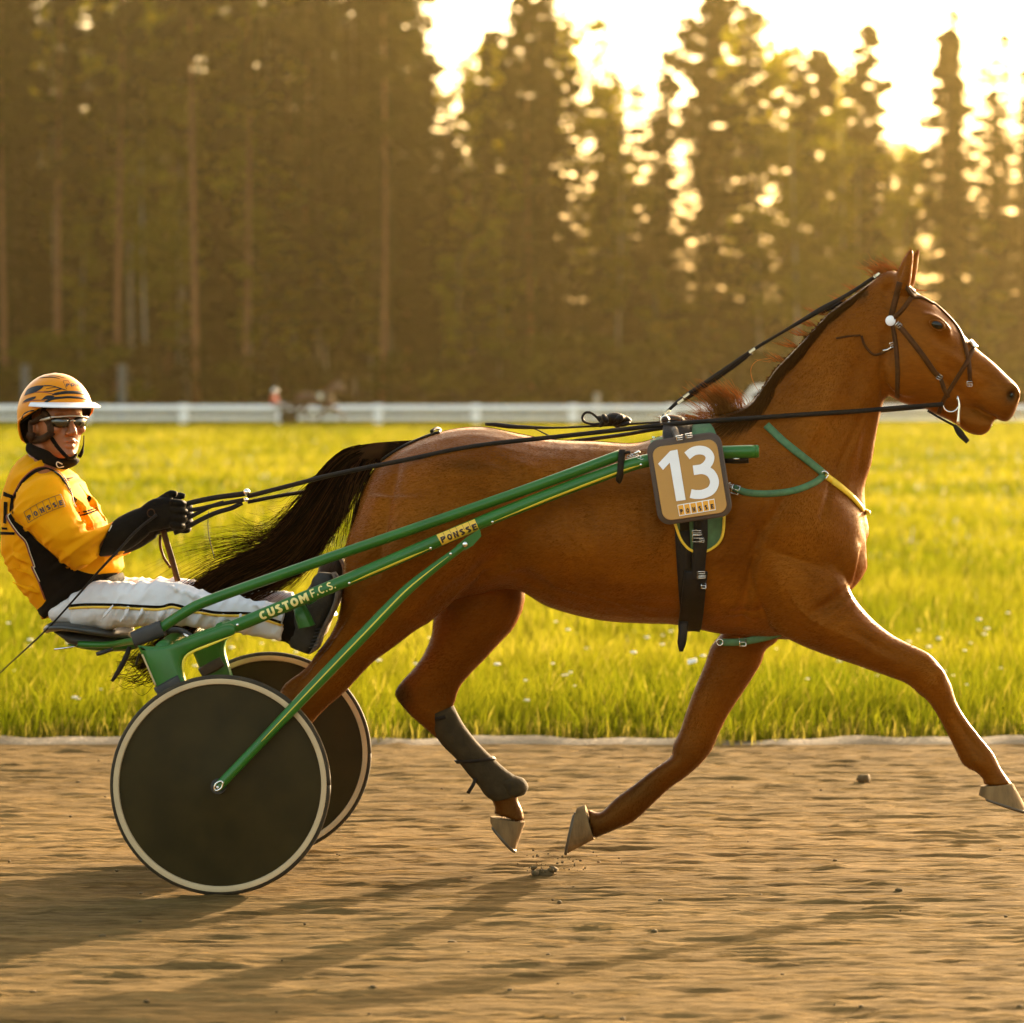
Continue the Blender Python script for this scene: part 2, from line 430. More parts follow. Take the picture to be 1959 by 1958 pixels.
m_strip = mat('pale gravel strip', (0.09, 0.062, 0.028), 0.9, scale=3, bump=0.6, bscale=60, col2=(0.24, 0.185, 0.115))
xs = np.concatenate([np.linspace(-140, -9, 10, endpoint=False), np.arange(-9, 6, 0.08), np.linspace(6, 140, 10)]); vs = []
for x in xs:
    j = 0.05 * math.sin(x * 3.1) + 0.04 * math.sin(x * 7.7 + 1) + 0.03 * math.sin(x * 17.3)
    vs += [(x, 17.94 + j * .4, 0.004), (x, 18.02 + j * .5, 0.028 + j * .1), (x, 18.10 + j * 1.6, 0.020), (x, 18.22 + j * 1.6, -0.05)]
f = [(4 * i + k, 4 * i + 4 + k, 4 * i + 5 + k, 4 * i + 1 + k) for i in range(len(xs) - 1) for k in range(3)]
mb = MB(); mb.add(vs, f); tag(mb.build('track_edge_path', m_strip), kind='structure')

# clods of earth thrown about the track
m_clod = mat('dark clod', (0.09, 0.056, 0.018), 0.95, var=0.3, scale=30)
def lump(mb, c, r, sq=0.6):
    n, m = 7, 4; a = [Vector((r * R.uniform(0.7, 1.3), 0, 0)), Vector((0, r * R.uniform(0.6, 1.1), 0)), Vector((0, 0, r * sq))]
    o = len(mb.v); ball(mb, c, *a, n, m)
    for i in range(o, len(mb.v)):
        v = Vector(mb.v[i]) - Vector(c); mb.v[i] = tuple(Vector(c) + v * R.uniform(0.75, 1.2))
mb = MB()
for _ in range(150):
    y = R.uniform(9.0, 17.5); x = R.uniform(-0.26, 0.12) * y - 0.3
    lump(mb, (x, y, 0.006), R.choice([0.004, 0.005, 0.006, 0.008, 0.011]))
tag(mb.build('gravel', m_clod), kind='stuff')
mb = MB(); p = P(1652, 1491, 13.0); yb = EYE * FPX / (1500 - CY); p = P(1652, 1497, yb)
lump(mb, (p.x, p.y, 0.02), 0.03, 0.8); tag(mb.build('dirt_clod', m_clod), 'small dark clod of dirt lying alone on the sand track ahead of the folded foreleg', 'clod')
mb = MB(); yb = EYE * FPX / (1678 - CY); p = P(1038, 1676, yb)
lump(mb, (p.x, p.y, 0.01), 0.034, 0.5)
for k in range(12): lump(mb, (p.x + R.gauss(0, 0.02), p.y + R.gauss(0, 0.012), 0.012 + abs(R.gauss(0, 0.008))), R.uniform(0.010, 0.02))
tag(mb.build('kicked_dirt_clod', m_clod), 'loose pile of sand kicked up below the two middle hooves', 'clod')

# grass: every blade is geometry
m_grass = leaf_mat('grass blades', [(0.018, 0.032, 0.001), (0.060, 0.074, 0.002), (0.130, 0.126, 0.005), (0.22, 0.18, 0.03)], 0.62, 0.0)
def grass_band(y0, y1, n, hmin, hmax, wid, xl=-0.30, xr=0.16, pad=2.0, dry=0.0, edge=False):
    u = RNG.random(n); y = y0 + (y1 - y0) * u; x = (xl + (xr - xl) * RNG.random(n)) * y + (RNG.random(n) - 0.5) * pad
    if edge: y = y + 0.10 * np.sin(x * 3.1) + 0.07 * np.sin(x * 7.3 + 2)
    patchy = vnoise(x * 0.9, y * 0.9, 11); fine = vnoise(x * 4, y * 4, 12)
    h = (hmin + (hmax - hmin) * RNG.random(n) ** 1.5) * (0.70 + 0.40 * patchy + 0.2 * fine)
    a = RNG.random(n) * 2 * np.pi; dx, dy = np.cos(a), np.sin(a); w = wid * (0.6 + 0.8 * RNG.random(n))
    b = RNG.random(n) * 2 * np.pi; lean = h * (0.15 + 0.5 * RNG.random(n)); lx, ly = np.cos(b) * lean + 0.1 * h, np.sin(b) * lean
    co = np.empty((n, 5, 3)); z0 = -0.06
    co[:, 0] = np.stack([x - dx * w / 2, y - dy * w / 2, np.full(n, z0)], 1); co[:, 1] = np.stack([x + dx * w / 2, y + dy * w / 2, np.full(n, z0)], 1)
    co[:, 2] = np.stack([x + lx * 0.4 + dx * w * 0.4, y + ly * 0.4 + dy * w * 0.4, h * 0.6], 1); co[:, 3] = np.stack([x + lx * 0.4 - dx * w * 0.4, y + ly * 0.4 - dy * w * 0.4, h * 0.6], 1)
    co[:, 4] = np.stack([x + lx, y + ly, h], 1)
    tint = np.clip(0.30 + 0.45 * vnoise(x * 0.35, y * 0.35, 13) + 0.22 * (RNG.random(n) - 0.5) + dry, 0, 1); tint = np.where(RNG.random(n) < 0.05, 0.95, tint)
    t5 = np.repeat(tint, 5).reshape(n, 5); t5[:, 4] += 0.1
    i = np.arange(n) * 5
    return co.reshape(-1, 3), np.stack([i, i + 1, i + 2, i + 3], 1), np.stack([i + 3, i + 2, i + 4], 1), np.clip(t5.ravel(), 0, 1)
bands = [(18.12, 18.9, 11000, 0.06, 0.20, 0.007, -0.30, 0.16, 2.0, -0.16, True), (18.7, 22.5, 46000, 0.10, 0.27, 0.0075, -0.30, 0.16, 2.0, -0.06), (22.5, 36, 70000, 0.07, 0.18, 0.010), (36, 62, 52000, 0.06, 0.15, 0.020),
         (62, 110, 46000, 0.05, 0.13, 0.04), (110, 186, 42000, 0.05, 0.13, 0.07, -0.26, 0.12), (186, 240, 12000, 0.1, 0.5, 0.12, -0.26, 0.12)]
bands.append((18.02, 18.5, 3400, 0.03, 0.11, 0.007, -0.30, 0.16, 2.0, 0.35, True))
cs, qs, ts, tn = [], [], [], []; o = 0
for bnd in bands:
    c, q, t, ti = grass_band(*bnd); cs.append(c); qs.append(q + o); ts.append(t + o); tn.append(ti); o += len(c)
tag(link('grass', np_mesh('grass', np.concatenate(cs), np.concatenate(qs), np.concatenate(ts), np.concatenate(tn)), m_grass, smooth=False), kind='stuff')
# pale flower heads scattered through the verge
m_flower = mat('pale flower heads', (0.75, 0.70, 0.58), 0.8, var=0.1)
mb = MB()
for _ in range(170):
    y = R.uniform(18.6, 24); x = R.uniform(-0.28, 0.14) * y; z = R.uniform(0.12, 0.36); r = R.uniform(0.006, 0.012)
    ball(mb, (x, y, z), (r * 1.5, 0, 0), (0, r, 0), (0, 0, r * 0.6), 6, 4)
tag(mb.build('wild_flowers', m_flower), kind='stuff')
mb = MB()
for k in range(46):
    x, y = R.gauss(1075, 48), 1668 - abs(R.gauss(0, 22)); lump(mb, P(x, y, 13.1 + R.gauss(0, .08)), R.uniform(.0015, .0045), .9)
tag(mb.build('dust', m_clod), kind='stuff')
p = P(1324, 1265, 19.2); mb = MB(); box(mb, p, 0.045, 0.02, 0.02, rot=Matrix.Rotation(-0.25, 3, 'Y'))
o = mb.build('paper_scrap', mat('white scrap', (0.8, 0.78, 0.72), 0.8), smooth=False); tag(o, 'small white scrap caught in the grass under the horse belly', 'litter')
# ------------------------------------------------------------------ forest, rail and far things
m_bark_pine = mat('pine bark', (0.15, 0.058, 0.018), 0.9, var=0.35, scale=3, bump=0.5, bscale=9, stretch=(3, 3, 0.5))
m_bark_dark = mat('spruce bark', (0.06, 0.04, 0.018), 0.9, var=0.3, scale=3, bump=0.5, bscale=9)
m_bark_birch = mat('birch bark', (0.24, 0.20, 0.12), 0.8, scale=2.0, stretch=(1, 1, 3), col2=(0.10, 0.08, 0.07))
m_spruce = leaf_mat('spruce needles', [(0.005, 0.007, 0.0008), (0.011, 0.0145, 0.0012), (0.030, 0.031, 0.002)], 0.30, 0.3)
m_pine = leaf_mat('pine needles', [(0.008, 0.009, 0.001), (0.017, 0.018, 0.002), (0.038, 0.034, 0.003)], 0.35, 0.3)
m_under = leaf_mat('undergrowth leaves', [(0.02, 0.024, 0.001), (0.048, 0.050, 0.0015), (0.10, 0.085, 0.003)], 0.5, 0.25)
m_leaf = leaf_mat('broad leaves', [(0.06, 0.07, 0.002), (0.15, 0.145, 0.004), (0.30, 0.23, 0.01)], 0.62, 0.25)

def trunk_mesh(name, H, r0, bend, m, bare=None):
    mb = MB(); pts = []
    for i in range(9):
        t = i / 8; pts.append(Vector((bend * math.sin(t * 2.5), bend * 0.6 * math.sin(t * 3.3 + 1), H * t)))
    tube(mb, pts, [r0 * (1.25 if i == 0 else 1) * (1 - 0.88 * i / 8) for i in range(9)], 8)
    if bare:
        for _ in range(bare):
            z = R.uniform(0.3, 0.75) * H; a = R.uniform(0, 6.28); L = R.uniform(0.5, 1.4)
            tube(mb, [Vector((0, 0, z)), Vector((math.cos(a) * L, math.sin(a) * L, z - 0.15 * L))], [0.03, 0.008], 4)
    bm = mb.mesh(name); bm.materials.append(m); bm.polygons.foreach_set('use_smooth', [True] * len(bm.polygons)); return bm

def crown_mesh(name, c, ax, ay, tint, m):
    co, q, t = cards(np.array(c), np.array(ax), np.array(ay), np.array(tint)); me = np_mesh(name, co, q, tint=t); me.materials.append(m); return me

def spruce(H, Rm, base=0.1, gap=0.0):
    c, ax, ay, ti = [], [], [], []; z = base * H
    while z < H - 0.2:
        f = (H - z) / (H * (1 - base)); rad = Rm * (f ** 0.72) * R.uniform(0.7, 1.2) + 0.22; nb = max(5, int(5 + 3 * f)); a0 = R.uniform(0, 6.28)
        for b in range(nb):
            if R.random() < gap: continue
            a = a0 + 6.283 * b / nb + R.uniform(-0.3, 0.3); L = rad * R.uniform(0.5, 1.25); k = max(2, int(L / 0.30))
            for s in range(k):
                t = (s + 0.7) / k; r = L * t; zz = z - 0.34 * r + 0.24 * r * t + R.uniform(-0.1, 0.1); w = 0.16 + 0.20 * (1 - t) + 0.05
                for sg in ((-1, 1) if t < 0.85 else (0,)):
                    d = np.array([math.cos(a + sg * 0.5), math.sin(a + sg * 0.5), -0.35]); n = np.array([-math.sin(a), math.cos(a), R.uniform(-0.6, 0.1)])
                    p = np.array([math.cos(a) * r - math.sin(a) * sg * w * 0.7, math.sin(a) * r + math.cos(a) * sg * w * 0.7, zz - R.uniform(0, 0.12)])
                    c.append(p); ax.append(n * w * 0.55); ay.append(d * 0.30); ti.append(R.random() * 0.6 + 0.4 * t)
        z += R.uniform(0.32, 0.62)
    return c, ax, ay, ti

def clumps(cs, per, card, flat=0.7):
    c, ax, ay, ti = [], [], [], []
    for (x, y, z, r) in cs:
        tone = R.uniform(-0.2, 0.2)
        for _ in range(int(per * r)):
            d = np.array([R.gauss(0, 1), R.gauss(0, 1), R.gauss(0, 1)]); d /= np.linalg.norm(d); rr = r * R.random() ** 0.45; d[2] *= flat
            u = np.array([R.gauss(0, 1), R.gauss(0, 1), R.gauss(0, 0.6)]); u /= np.linalg.norm(u); v = np.cross(u, np.array([R.gauss(0, 1), R.gauss(0, 1), R.gauss(0, 1)])); v /= max(np.linalg.norm(v), 1e-3)
            s = card * R.uniform(0.6, 1.3); c.append(np.array([x, y, z]) + d * rr); ax.append(u * s); ay.append(v * s * 0.6); ti.append(min(1, max(0, 0.5 + tone + R.uniform(-0.3, 0.3))))
    return c, ax, ay, ti

def pine_clumps(H, lo):
    cs = []; n = R.randint(15, 20)
    for k in range(n):
        t = k / (n - 1); z = H * (lo + (0.98 - lo) * t); rad = (1 - t) ** 0.6 * 2.3 + 0.2; a = k * 2.4 + R.uniform(-0.5, 0.5); r = rad * R.uniform(0.35, 0.95)
        cs.append((math.cos(a) * r, math.sin(a) * r, z, R.uniform(0.65, 1.15) * (1.05 - 0.4 * t)))
    return cs

PROTO = {}
def proto(key, H, trunk, crown): PROTO.setdefault(key, []).append((H, trunk, crown))
for k in range(4):
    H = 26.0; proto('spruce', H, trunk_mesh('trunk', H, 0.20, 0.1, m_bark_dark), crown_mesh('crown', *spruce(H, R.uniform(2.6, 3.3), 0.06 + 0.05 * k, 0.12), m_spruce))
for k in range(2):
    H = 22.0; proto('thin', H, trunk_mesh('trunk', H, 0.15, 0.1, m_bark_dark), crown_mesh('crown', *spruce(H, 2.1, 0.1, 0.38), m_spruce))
for k in range(4):
    H = 25.0; proto('pine', H, trunk_mesh('trunk', H, 0.19, 0.25, m_bark_pine, 10), crown_mesh('crown', *clumps(pine_clumps(H, 0.5 + 0.06 * k), 150, 0.20), m_pine))
for k in range(2):
    H = 19.0; cs = [(R.gauss(0, 0.9), R.gauss(0, 0.9), H * (0.35 + 0.62 * i / 22), R.uniform(0.6, 1.1)) for i in range(23)]
    proto('birch', H, trunk_mesh('trunk', H, 0.13, 0.3, m_bark_birch), crown_mesh('crown', *clumps(cs, 110, 0.15), m_leaf))
for k in range(3):
    H = 3.6; cs = [(R.gauss(0, 0.9), R.gauss(0, 0.9), H * (0.12 + 0.8 * i / 12), R.uniform(0.5, 0.85)) for i in range(13)]
    proto('sapling', H, trunk_mesh('trunk', H * 0.8, 0.05, 0.15, m_bark_dark), crown_mesh('crown', *clumps(cs, 95, 0.13), m_under))
    cs = [(R.gauss(0, 1.0), R.gauss(0, 0.9), H * (0.10 + 0.75 * i / 12), R.uniform(0.5, 0.9)) for i in range(13)]
    proto('bush', H, trunk_mesh('trunk', H * 0.8, 0.05, 0.15, m_bark_dark), crown_mesh('crown', *clumps(cs, 95, 0.13), m_pine))

NAMES = {'spruce': ('spruce_tree', 'spruce'), 'thin': ('spruce_tree', 'spruce'), 'pine': ('pine_tree', 'pine'), 'birch': ('birch_tree', 'birch'), 'sapling': ('leafy_sapling', 'sapling'), 'bush': ('evergreen_bush', 'bush')}
GROUPS = {'spruce': 'spruces of the forest beyond the rail', 'thin': 'spruces of the forest beyond the rail', 'pine': 'pines of the forest beyond the rail', 'birch': 'birches of the forest beyond the rail',
          'sapling': 'yellow green saplings at the foot of the forest', 'bush': 'dark bushes at the foot of the forest'}
COMMON = {'spruce': 'dense dark spruce standing among many others inside the forest', 'thin': 'thin ragged spruce with light showing through, one of many deep in the forest', 'pine': 'pine with brown trunk standing among many others inside the forest',
          'birch': 'pale stemmed birch standing among the conifers of the forest', 'sapling': 'yellow green leafy sapling under the tall trees of the forest', 'bush': 'dark green bush at the foot of the forest'}
def plant(key, px, Y, H, label=None, var=None, fat=1.0):
    H0, tr, crn = PROTO[key][var if var is not None else R.randrange(len(PROTO[key]))]; s = H / H0
    nm, cat = NAMES[key]
    e = thing(nm, label or COMMON[key], cat, ((px - CX) * Y / FPX, Y, -0.06), GROUPS[key])
    e.rotation_euler = (0, 0, R.uniform(0, 6.28)); e.scale = (s * fat, s * fat, s)
    for n, me in (('trunk', tr), ('crown', crn)):
        o = bpy.data.objects.new(n, me); COL.objects.link(o); o.parent = e
    return e
def Htop(py, Y): return EYE - (py - CY) * Y / FPX + 0.06

# the trees one can pick out, from the left (photo x, depth, height)
D = 1.014
plant('pine', 8 * D, 234, 27, 'reddish pine trunk at the very left border of the photo')
plant('pine', 116 * D, 233, 28, 'pine with straight bare trunk rising behind the driver helmet', 0)
plant('pine', 225 * D, 232, 29, 'pine whose bare trunk stands directly above the right blue pole', 1)
plant('birch', 277 * D, 233, 21, 'birch with pale spotted trunk between two bare pine trunks')
plant('pine', 322 * D, 238, 27, 'short stretch of red pine trunk just right of the pale birch', 2)
plant('pine', 366 * D, 231, 30, 'tallest and reddest bare pine trunk, left of the middle of the forest', 3)
plant('pine', 461 * D, 234, 28, 'pine trunk left of the far horse and driver', 1)
plant('pine', 719 * D, 232, 27, 'slender pine trunk above the tail of the horse', 0)
plant('pine', 1000 * D, 234, 26, 'pine trunk standing above the middle of the horse back', 2)
plant('birch', 1163 * D, 236, 20, 'pale thin trunk above the number plate')
for px, Y, top, key, lab in ((520, 236, -170, 'thin', 'ragged spruce with a ladder of sky gaps beside it in the left half'), (600, 234, -130, 'spruce', 'tall dense spruce left of the first sky gap'), (738, 235, -150, 'spruce', 'spruce that bounds the tall sky gap on its left side'),
                         (918, 236, 66, 'spruce', 'spruce with its top in view, right of the tall narrow sky gap'), (1035, 234, -110, 'spruce', 'broad dark spruce running out of the photo above the horse back'), (1140, 237, 38, 'thin', 'thin spruce with open crown between two sky gaps above the number plate'),
                         (1330, 235, -40, 'spruce', 'tall spruce leaving the photo above the withers'), (1408, 236, -70, 'spruce', 'spruce crown just left of the yellow green birches'), (1500, 238, 50, 'spruce', 'open spruce behind the yellow green birches'),
                         (1640, 236, 25, 'spruce', 'narrow spire of a spruce left of the bright sky gap above the horse ears'), (1795, 235, 15, 'spruce', 'narrow spruce right of the bright sky gap above the horse head'), (1895, 237, 40, 'spruce', 'open spruce at the right border of the photo')):
    plant(key, px * D, Y, Htop(top * D, Y), lab, fat=0.9)
plant('birch', 1500 * D, 233, Htop(240 * D, 233), 'taller yellow green birch above the neck of the horse', 0, 1.2)
plant('birch', 1580 * D, 235, Htop(200 * D, 235), 'yellow green birch crown left of the horse ears', 1, 1.2)
# the forest behind them, kept under the sky gaps the photo shows
CAP = [(-700, -200), (765, -200), (795, -20), (822, 110), (848, 190), (866, 190), (886, 95), (905, 70), (948, 40), (968, -50), (1090, -50), (1102, 60), (1130, 40), (1160, 90), (1205, 115), (1268, 95), (1288, -30), (1430, -30), (1446, 60), (1500, 40), (1560, 90), (1622, 60), (1640, 30), (1656, 130), (1692, 255), (1722, 255), (1754, 120), (1775, 20), (1815, 20), (1838, 100), (1900, 80), (1960, 90), (2600, 60)]
cx_, cy_ = zip(*CAP)
MASS = []                                                           # trees too deep in the wood to tell apart: one mass
def mass_tree(key, px, Y, H, fat):
    H0, tr, crn = PROTO[key][R.randrange(len(PROTO[key]))]; sc = H / H0; x = (px - CX) * Y / FPX
    MASS.append((tr, crn, Matrix.Translation((x, Y, -0.06)) @ Matrix.Rotation(R.uniform(0, 6.28), 4, 'Z') @ Matrix.Diagonal((sc * fat, sc * fat, sc, 1))))
MARKS = [(10, 'left border of the photo'), (109, 'driver helmet'), (210, 'right blue pole'), (320, 'driver gloves'), (430, 'hand end of the reins'), (527, 'far driver'), (630, 'head of the far horse'), (720, 'tail root of the horse'), (835, 'tall left sky gap'), (930, 'top of the croup'), (1040, 'middle of the horse back'),
         (1130, 'knotted gear on the back'), (1210, 'rear edge of the plate'), (1319, 'number plate'), (1400, 'flying mane tuft'), (1480, 'lower crest of the neck'), (1570, 'upper crest of the neck'), (1660, 'poll of the horse'), (1745, 'horse ears'), (1830, 'horse forehead'), (1925, 'horse nose')]
used = {}
def where(px): return min(MARKS, key=lambda m: abs(m[0] - px))[1]
def own(base, px):
    w = where(px); k = (base, w); used[k] = used.get(k, 0) + 1; m = dict((b, a) for a, b in MARKS)[w]
    base = base.replace('slender yellow green tree halfway up', 'slender yellow green tree')
    if used[k] == 1: return base + ' above the ' + w
    if used[k] == 2: return base + (' just right of the one above the ' if px > m else ' just left of the one above the ') + w
    return base + ' the third and farthest one above the ' + w
row = 0
for Y in (238, 243, 249, 256, 264, 273):
    px = -330 + 37 * row
    while px < 2350:
        if row > 2 and px > 1000 and R.random() < 0.7: px += R.uniform(58, 98); continue
        cap = max(np.interp(px + d, cx_, cy_) - 4.2 * abs(d) for d in (-50, -36, -24, -12, 0, 12, 24, 36, 50)); top = max(cap + R.uniform(0, 60) + (60 if row > 3 else 0), -170 + R.uniform(0, 90))
        H = max(8, Htop(top * D, Y)); key = R.choices(['spruce', 'pine', 'thin', 'birch'], [6, 3, 0.6, 0.7] if px < 1000 else [3, 2, 4, 1.2])[0]
        yy, fat = Y + R.uniform(-2, 2), min(1.5, 26 / H) ** 0.6
        if row == 0 and -20 < px * D < 1980: plant(key, px * D, yy, H, own({'spruce': 'dense dark forest spruce', 'thin': 'thin ragged forest spruce', 'pine': 'brown stemmed forest pine', 'birch': 'pale stemmed forest birch'}[key], px * D), fat=fat)
        else: mass_tree(key, px * D, yy, H, fat)
        px += R.uniform(58, 98)
    row += 1
for px in np.linspace(-250, 2250, 34):
    key = R.choice(['sapling', 'sapling', 'bush', 'bush', 'bush']); x = (px + R.uniform(-30, 30)) * D; yy, H = R.uniform(226, 233), R.uniform(2.6, 5.5)
    if -20 < x < 1980: plant(key, x, yy, H, own({'sapling': 'low yellow green sapling', 'bush': 'low dark bush'}[key], x), fat=1.5)
    else: mass_tree(key, x, yy, H, 1.5)
for px, py in ((160, 500), (330, 470), (480, 470), (620, 470), (700, 520), (940, 500), (860, 560), (1240, 590), (1550, 480), (1440, 330), (1610, 380), (1700, 460), (1530, 420), (1330, 560), (1840, 500), (560, 540)):
    plant('birch', px * D, 235.0, Htop((py - 90) * D, 235.0), own('slender yellow green tree', px * D), fat=1.25)
# the wood farther back reads as one mass
n = 34000; xx = RNG.uniform(-105, 60, n); yy = RNG.uniform(276, 300, n); pxs = CX + xx * FPX / yy
hm = np.clip(EYE - (np.interp(pxs / D, cx_, cy_) + 190 - CY) * yy / FPX, 4, 17); hm = np.where(pxs > 1020, hm * 0.45, hm); zz = hm * RNG.random(n) ** 0.85
a = RNG.normal(size=(n, 3)); a /= np.linalg.norm(a, axis=1)[:, None]; b = np.cross(a, RNG.normal(size=(n, 3))); b /= np.linalg.norm(b, axis=1)[:, None]
c, q, t = cards(np.stack([xx, yy, zz], 1), a * 0.5, b * 0.4, RNG.random(n))
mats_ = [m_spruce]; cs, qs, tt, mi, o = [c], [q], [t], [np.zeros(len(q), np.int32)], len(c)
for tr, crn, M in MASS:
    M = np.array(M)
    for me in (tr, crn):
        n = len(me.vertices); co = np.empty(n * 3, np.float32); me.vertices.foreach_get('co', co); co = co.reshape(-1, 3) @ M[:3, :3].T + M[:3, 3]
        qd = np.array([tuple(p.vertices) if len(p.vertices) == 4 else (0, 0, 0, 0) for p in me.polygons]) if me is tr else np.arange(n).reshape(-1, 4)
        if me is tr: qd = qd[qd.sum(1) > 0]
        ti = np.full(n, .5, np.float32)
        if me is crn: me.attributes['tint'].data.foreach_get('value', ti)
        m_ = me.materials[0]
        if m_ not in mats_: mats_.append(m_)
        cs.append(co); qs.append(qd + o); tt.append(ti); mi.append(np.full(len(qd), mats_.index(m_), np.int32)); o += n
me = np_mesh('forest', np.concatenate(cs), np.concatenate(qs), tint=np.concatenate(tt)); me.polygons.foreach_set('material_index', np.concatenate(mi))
tag(link('forest', me, mats_, smooth=False), kind='stuff')

# white two-bar rail along the far side of the infield
m_white = mat('white rail paint', (0.86, 0.85, 0.83), 0.45, var=0.04, scale=2)
RY = 186.0
rail = thing('rail_fence', 'long white two bar rail on short posts along the far side of the infield', 'fence', (0, RY, 0))
zt, zb = EYE - (782 - CY) * RY / FPX, EYE - (800.5 - CY) * RY / FPX
posts = [350 + 186.5 * k for k in range(-9, 18)]
x0, x1 = (posts[0] - CX) * RY / FPX, (posts[-1] - CX) * RY / FPX
mb = MB()
pts = [Vector((x, RY, zt)) for x in np.linspace(x0 - 3, x1 + 3, 40)]; tube(mb, pts, 0.145, 10, flat=(Vector((0, 1, 0)), 0.35)); mb.build('top_bar', m_white, rail)
mb = MB(); pts = [Vector((x, RY, zb)) for x in np.linspace(x0 - 3, x1 + 3, 40)]; tube(mb, pts, 0.088, 10, flat=(Vector((0, 1, 0)), 0.4)); mb.build('bottom_bar', m_white, rail)
pm = None
for px in posts:
    x = (px - CX) * RY / FPX
    mb = MB(); box(mb, (x, RY + 0.14, (zt + 0.2) / 2 - 0.03), 0.40, 0.12, zt + 0.2 + 0.06); mb.build('post', m_white, rail, smooth=False)

m_blue = mat('blue grey pole', (0.035, 0.050, 0.055), 0.7)
for px, lab in ((47 * D, 'blue grey pole behind the rail, just left of the driver helmet'), (230 * D, 'blue grey pole behind the rail, right of the driver helmet')):
    Y = 192.0; zt2 = EYE - (700 - CY) * Y / FPX; x = (px - CX) * Y / FPX; t = thing('signal_pole', lab, 'pole', (x, Y, 0), 'blue grey poles behind the rail')
    mb = MB(); box(mb, (x, Y, zt2 / 2), 0.34, 0.2, zt2); mb.build('shaft', m_blue, t, smooth=False)
    mb = MB(); box(mb, (x, Y, zt2 + 0.03), 0.38, 0.24, 0.06); mb.build('cap', m_blue, t, smooth=False)
Y = 194.0; x = (1142 - CX) * Y / FPX; zt2 = EYE - (754 - CY) * Y / FPX; t = thing('marker_post', 'short pale post standing alone behind the rail above the saddle gear', 'post', (x, Y, 0))
mb = MB(); m_dull = mat('dull white post', (0.30, 0.27, 0.21), 0.7); box(mb, (x, Y, zt2 / 2), 0.30, 0.16, zt2); mb.build('shaft', m_dull, t, smooth=False); mb = MB(); box(mb, (x, Y, zt2 + 0.02), 0.34, 0.2, 0.05); mb.build('cap', m_dull, t, smooth=False)

# white car parked behind the rail, mostly hidden by the neck
def far_car(px, Y, label):
    x = (px - CX) * Y / FPX; t = thing('parked_car', label, 'car', (x, Y, 0)); mw = mat('white car paint', (0.75, 0.74, 0.72), 0.3, coat=0.5); mg = mat('car window glass', (0.03, 0.035, 0.04), 0.1); mtr = mat('car tyre', (0.02, 0.02, 0.02), 0.8)
    prof = [(-2.1, 0.35), (-2.15, 0.75), (-1.9, 0.98), (-1.1, 1.05), (-0.55, 1.82), (0.9, 1.92), (1.75, 1.72), (2.1, 1.0), (2.15, 0.4)]
    mb = MB(); w = 0.85
    vs = [(x + a, Y - w + (0.16 if b > 1.2 else 0), b) for a, b in prof] + [(x + a, Y + w - (0.16 if b > 1.2 else 0), b) for a, b in prof]; n = len(prof)
    mb.add(vs, [tuple(range(n)), tuple(range(2 * n - 1, n - 1, -1))] + [(i, i + n, (i + 1) % n + n, (i + 1) % n) for i in range(n)]); mb.build('body', mw, t, auto=30)
    for a, b in ((-0.55, 0.3), (0.38, 1.35)):
        mb = MB(); mb.add([(x + a - 0.28 * (a < 0), Y - w - 0.01, 1.12), (x + b, Y - w - 0.01, 1.12), (x + b - (0.0 if b < 1 else 0.1), Y - w + 0.14, 1.68), (x + a + 0.12, Y - w + 0.14, 1.68)], [(0, 1, 2, 3)]); mb.build('window', mg, t, smooth=False)
    for a in (-1.35, 1.35):
        mb = MB(); torus(mb, (x + a, Y - w + 0.08, 0.33), (0.22, 0, 0), (0, 0, 0.22), 0.11, 18, 8); wh = mb.build('wheel', mtr, t)
        mb = MB(); tube(mb, [Vector((x + a, Y - w, 0.33)), Vector((x + a, Y - w + 0.12, 0.33))], 0.17, 14); mb.build('rim', m_blue, wh)
far_car(1462, 198.0, 'white car parked behind the rail, half hidden by the horse neck')
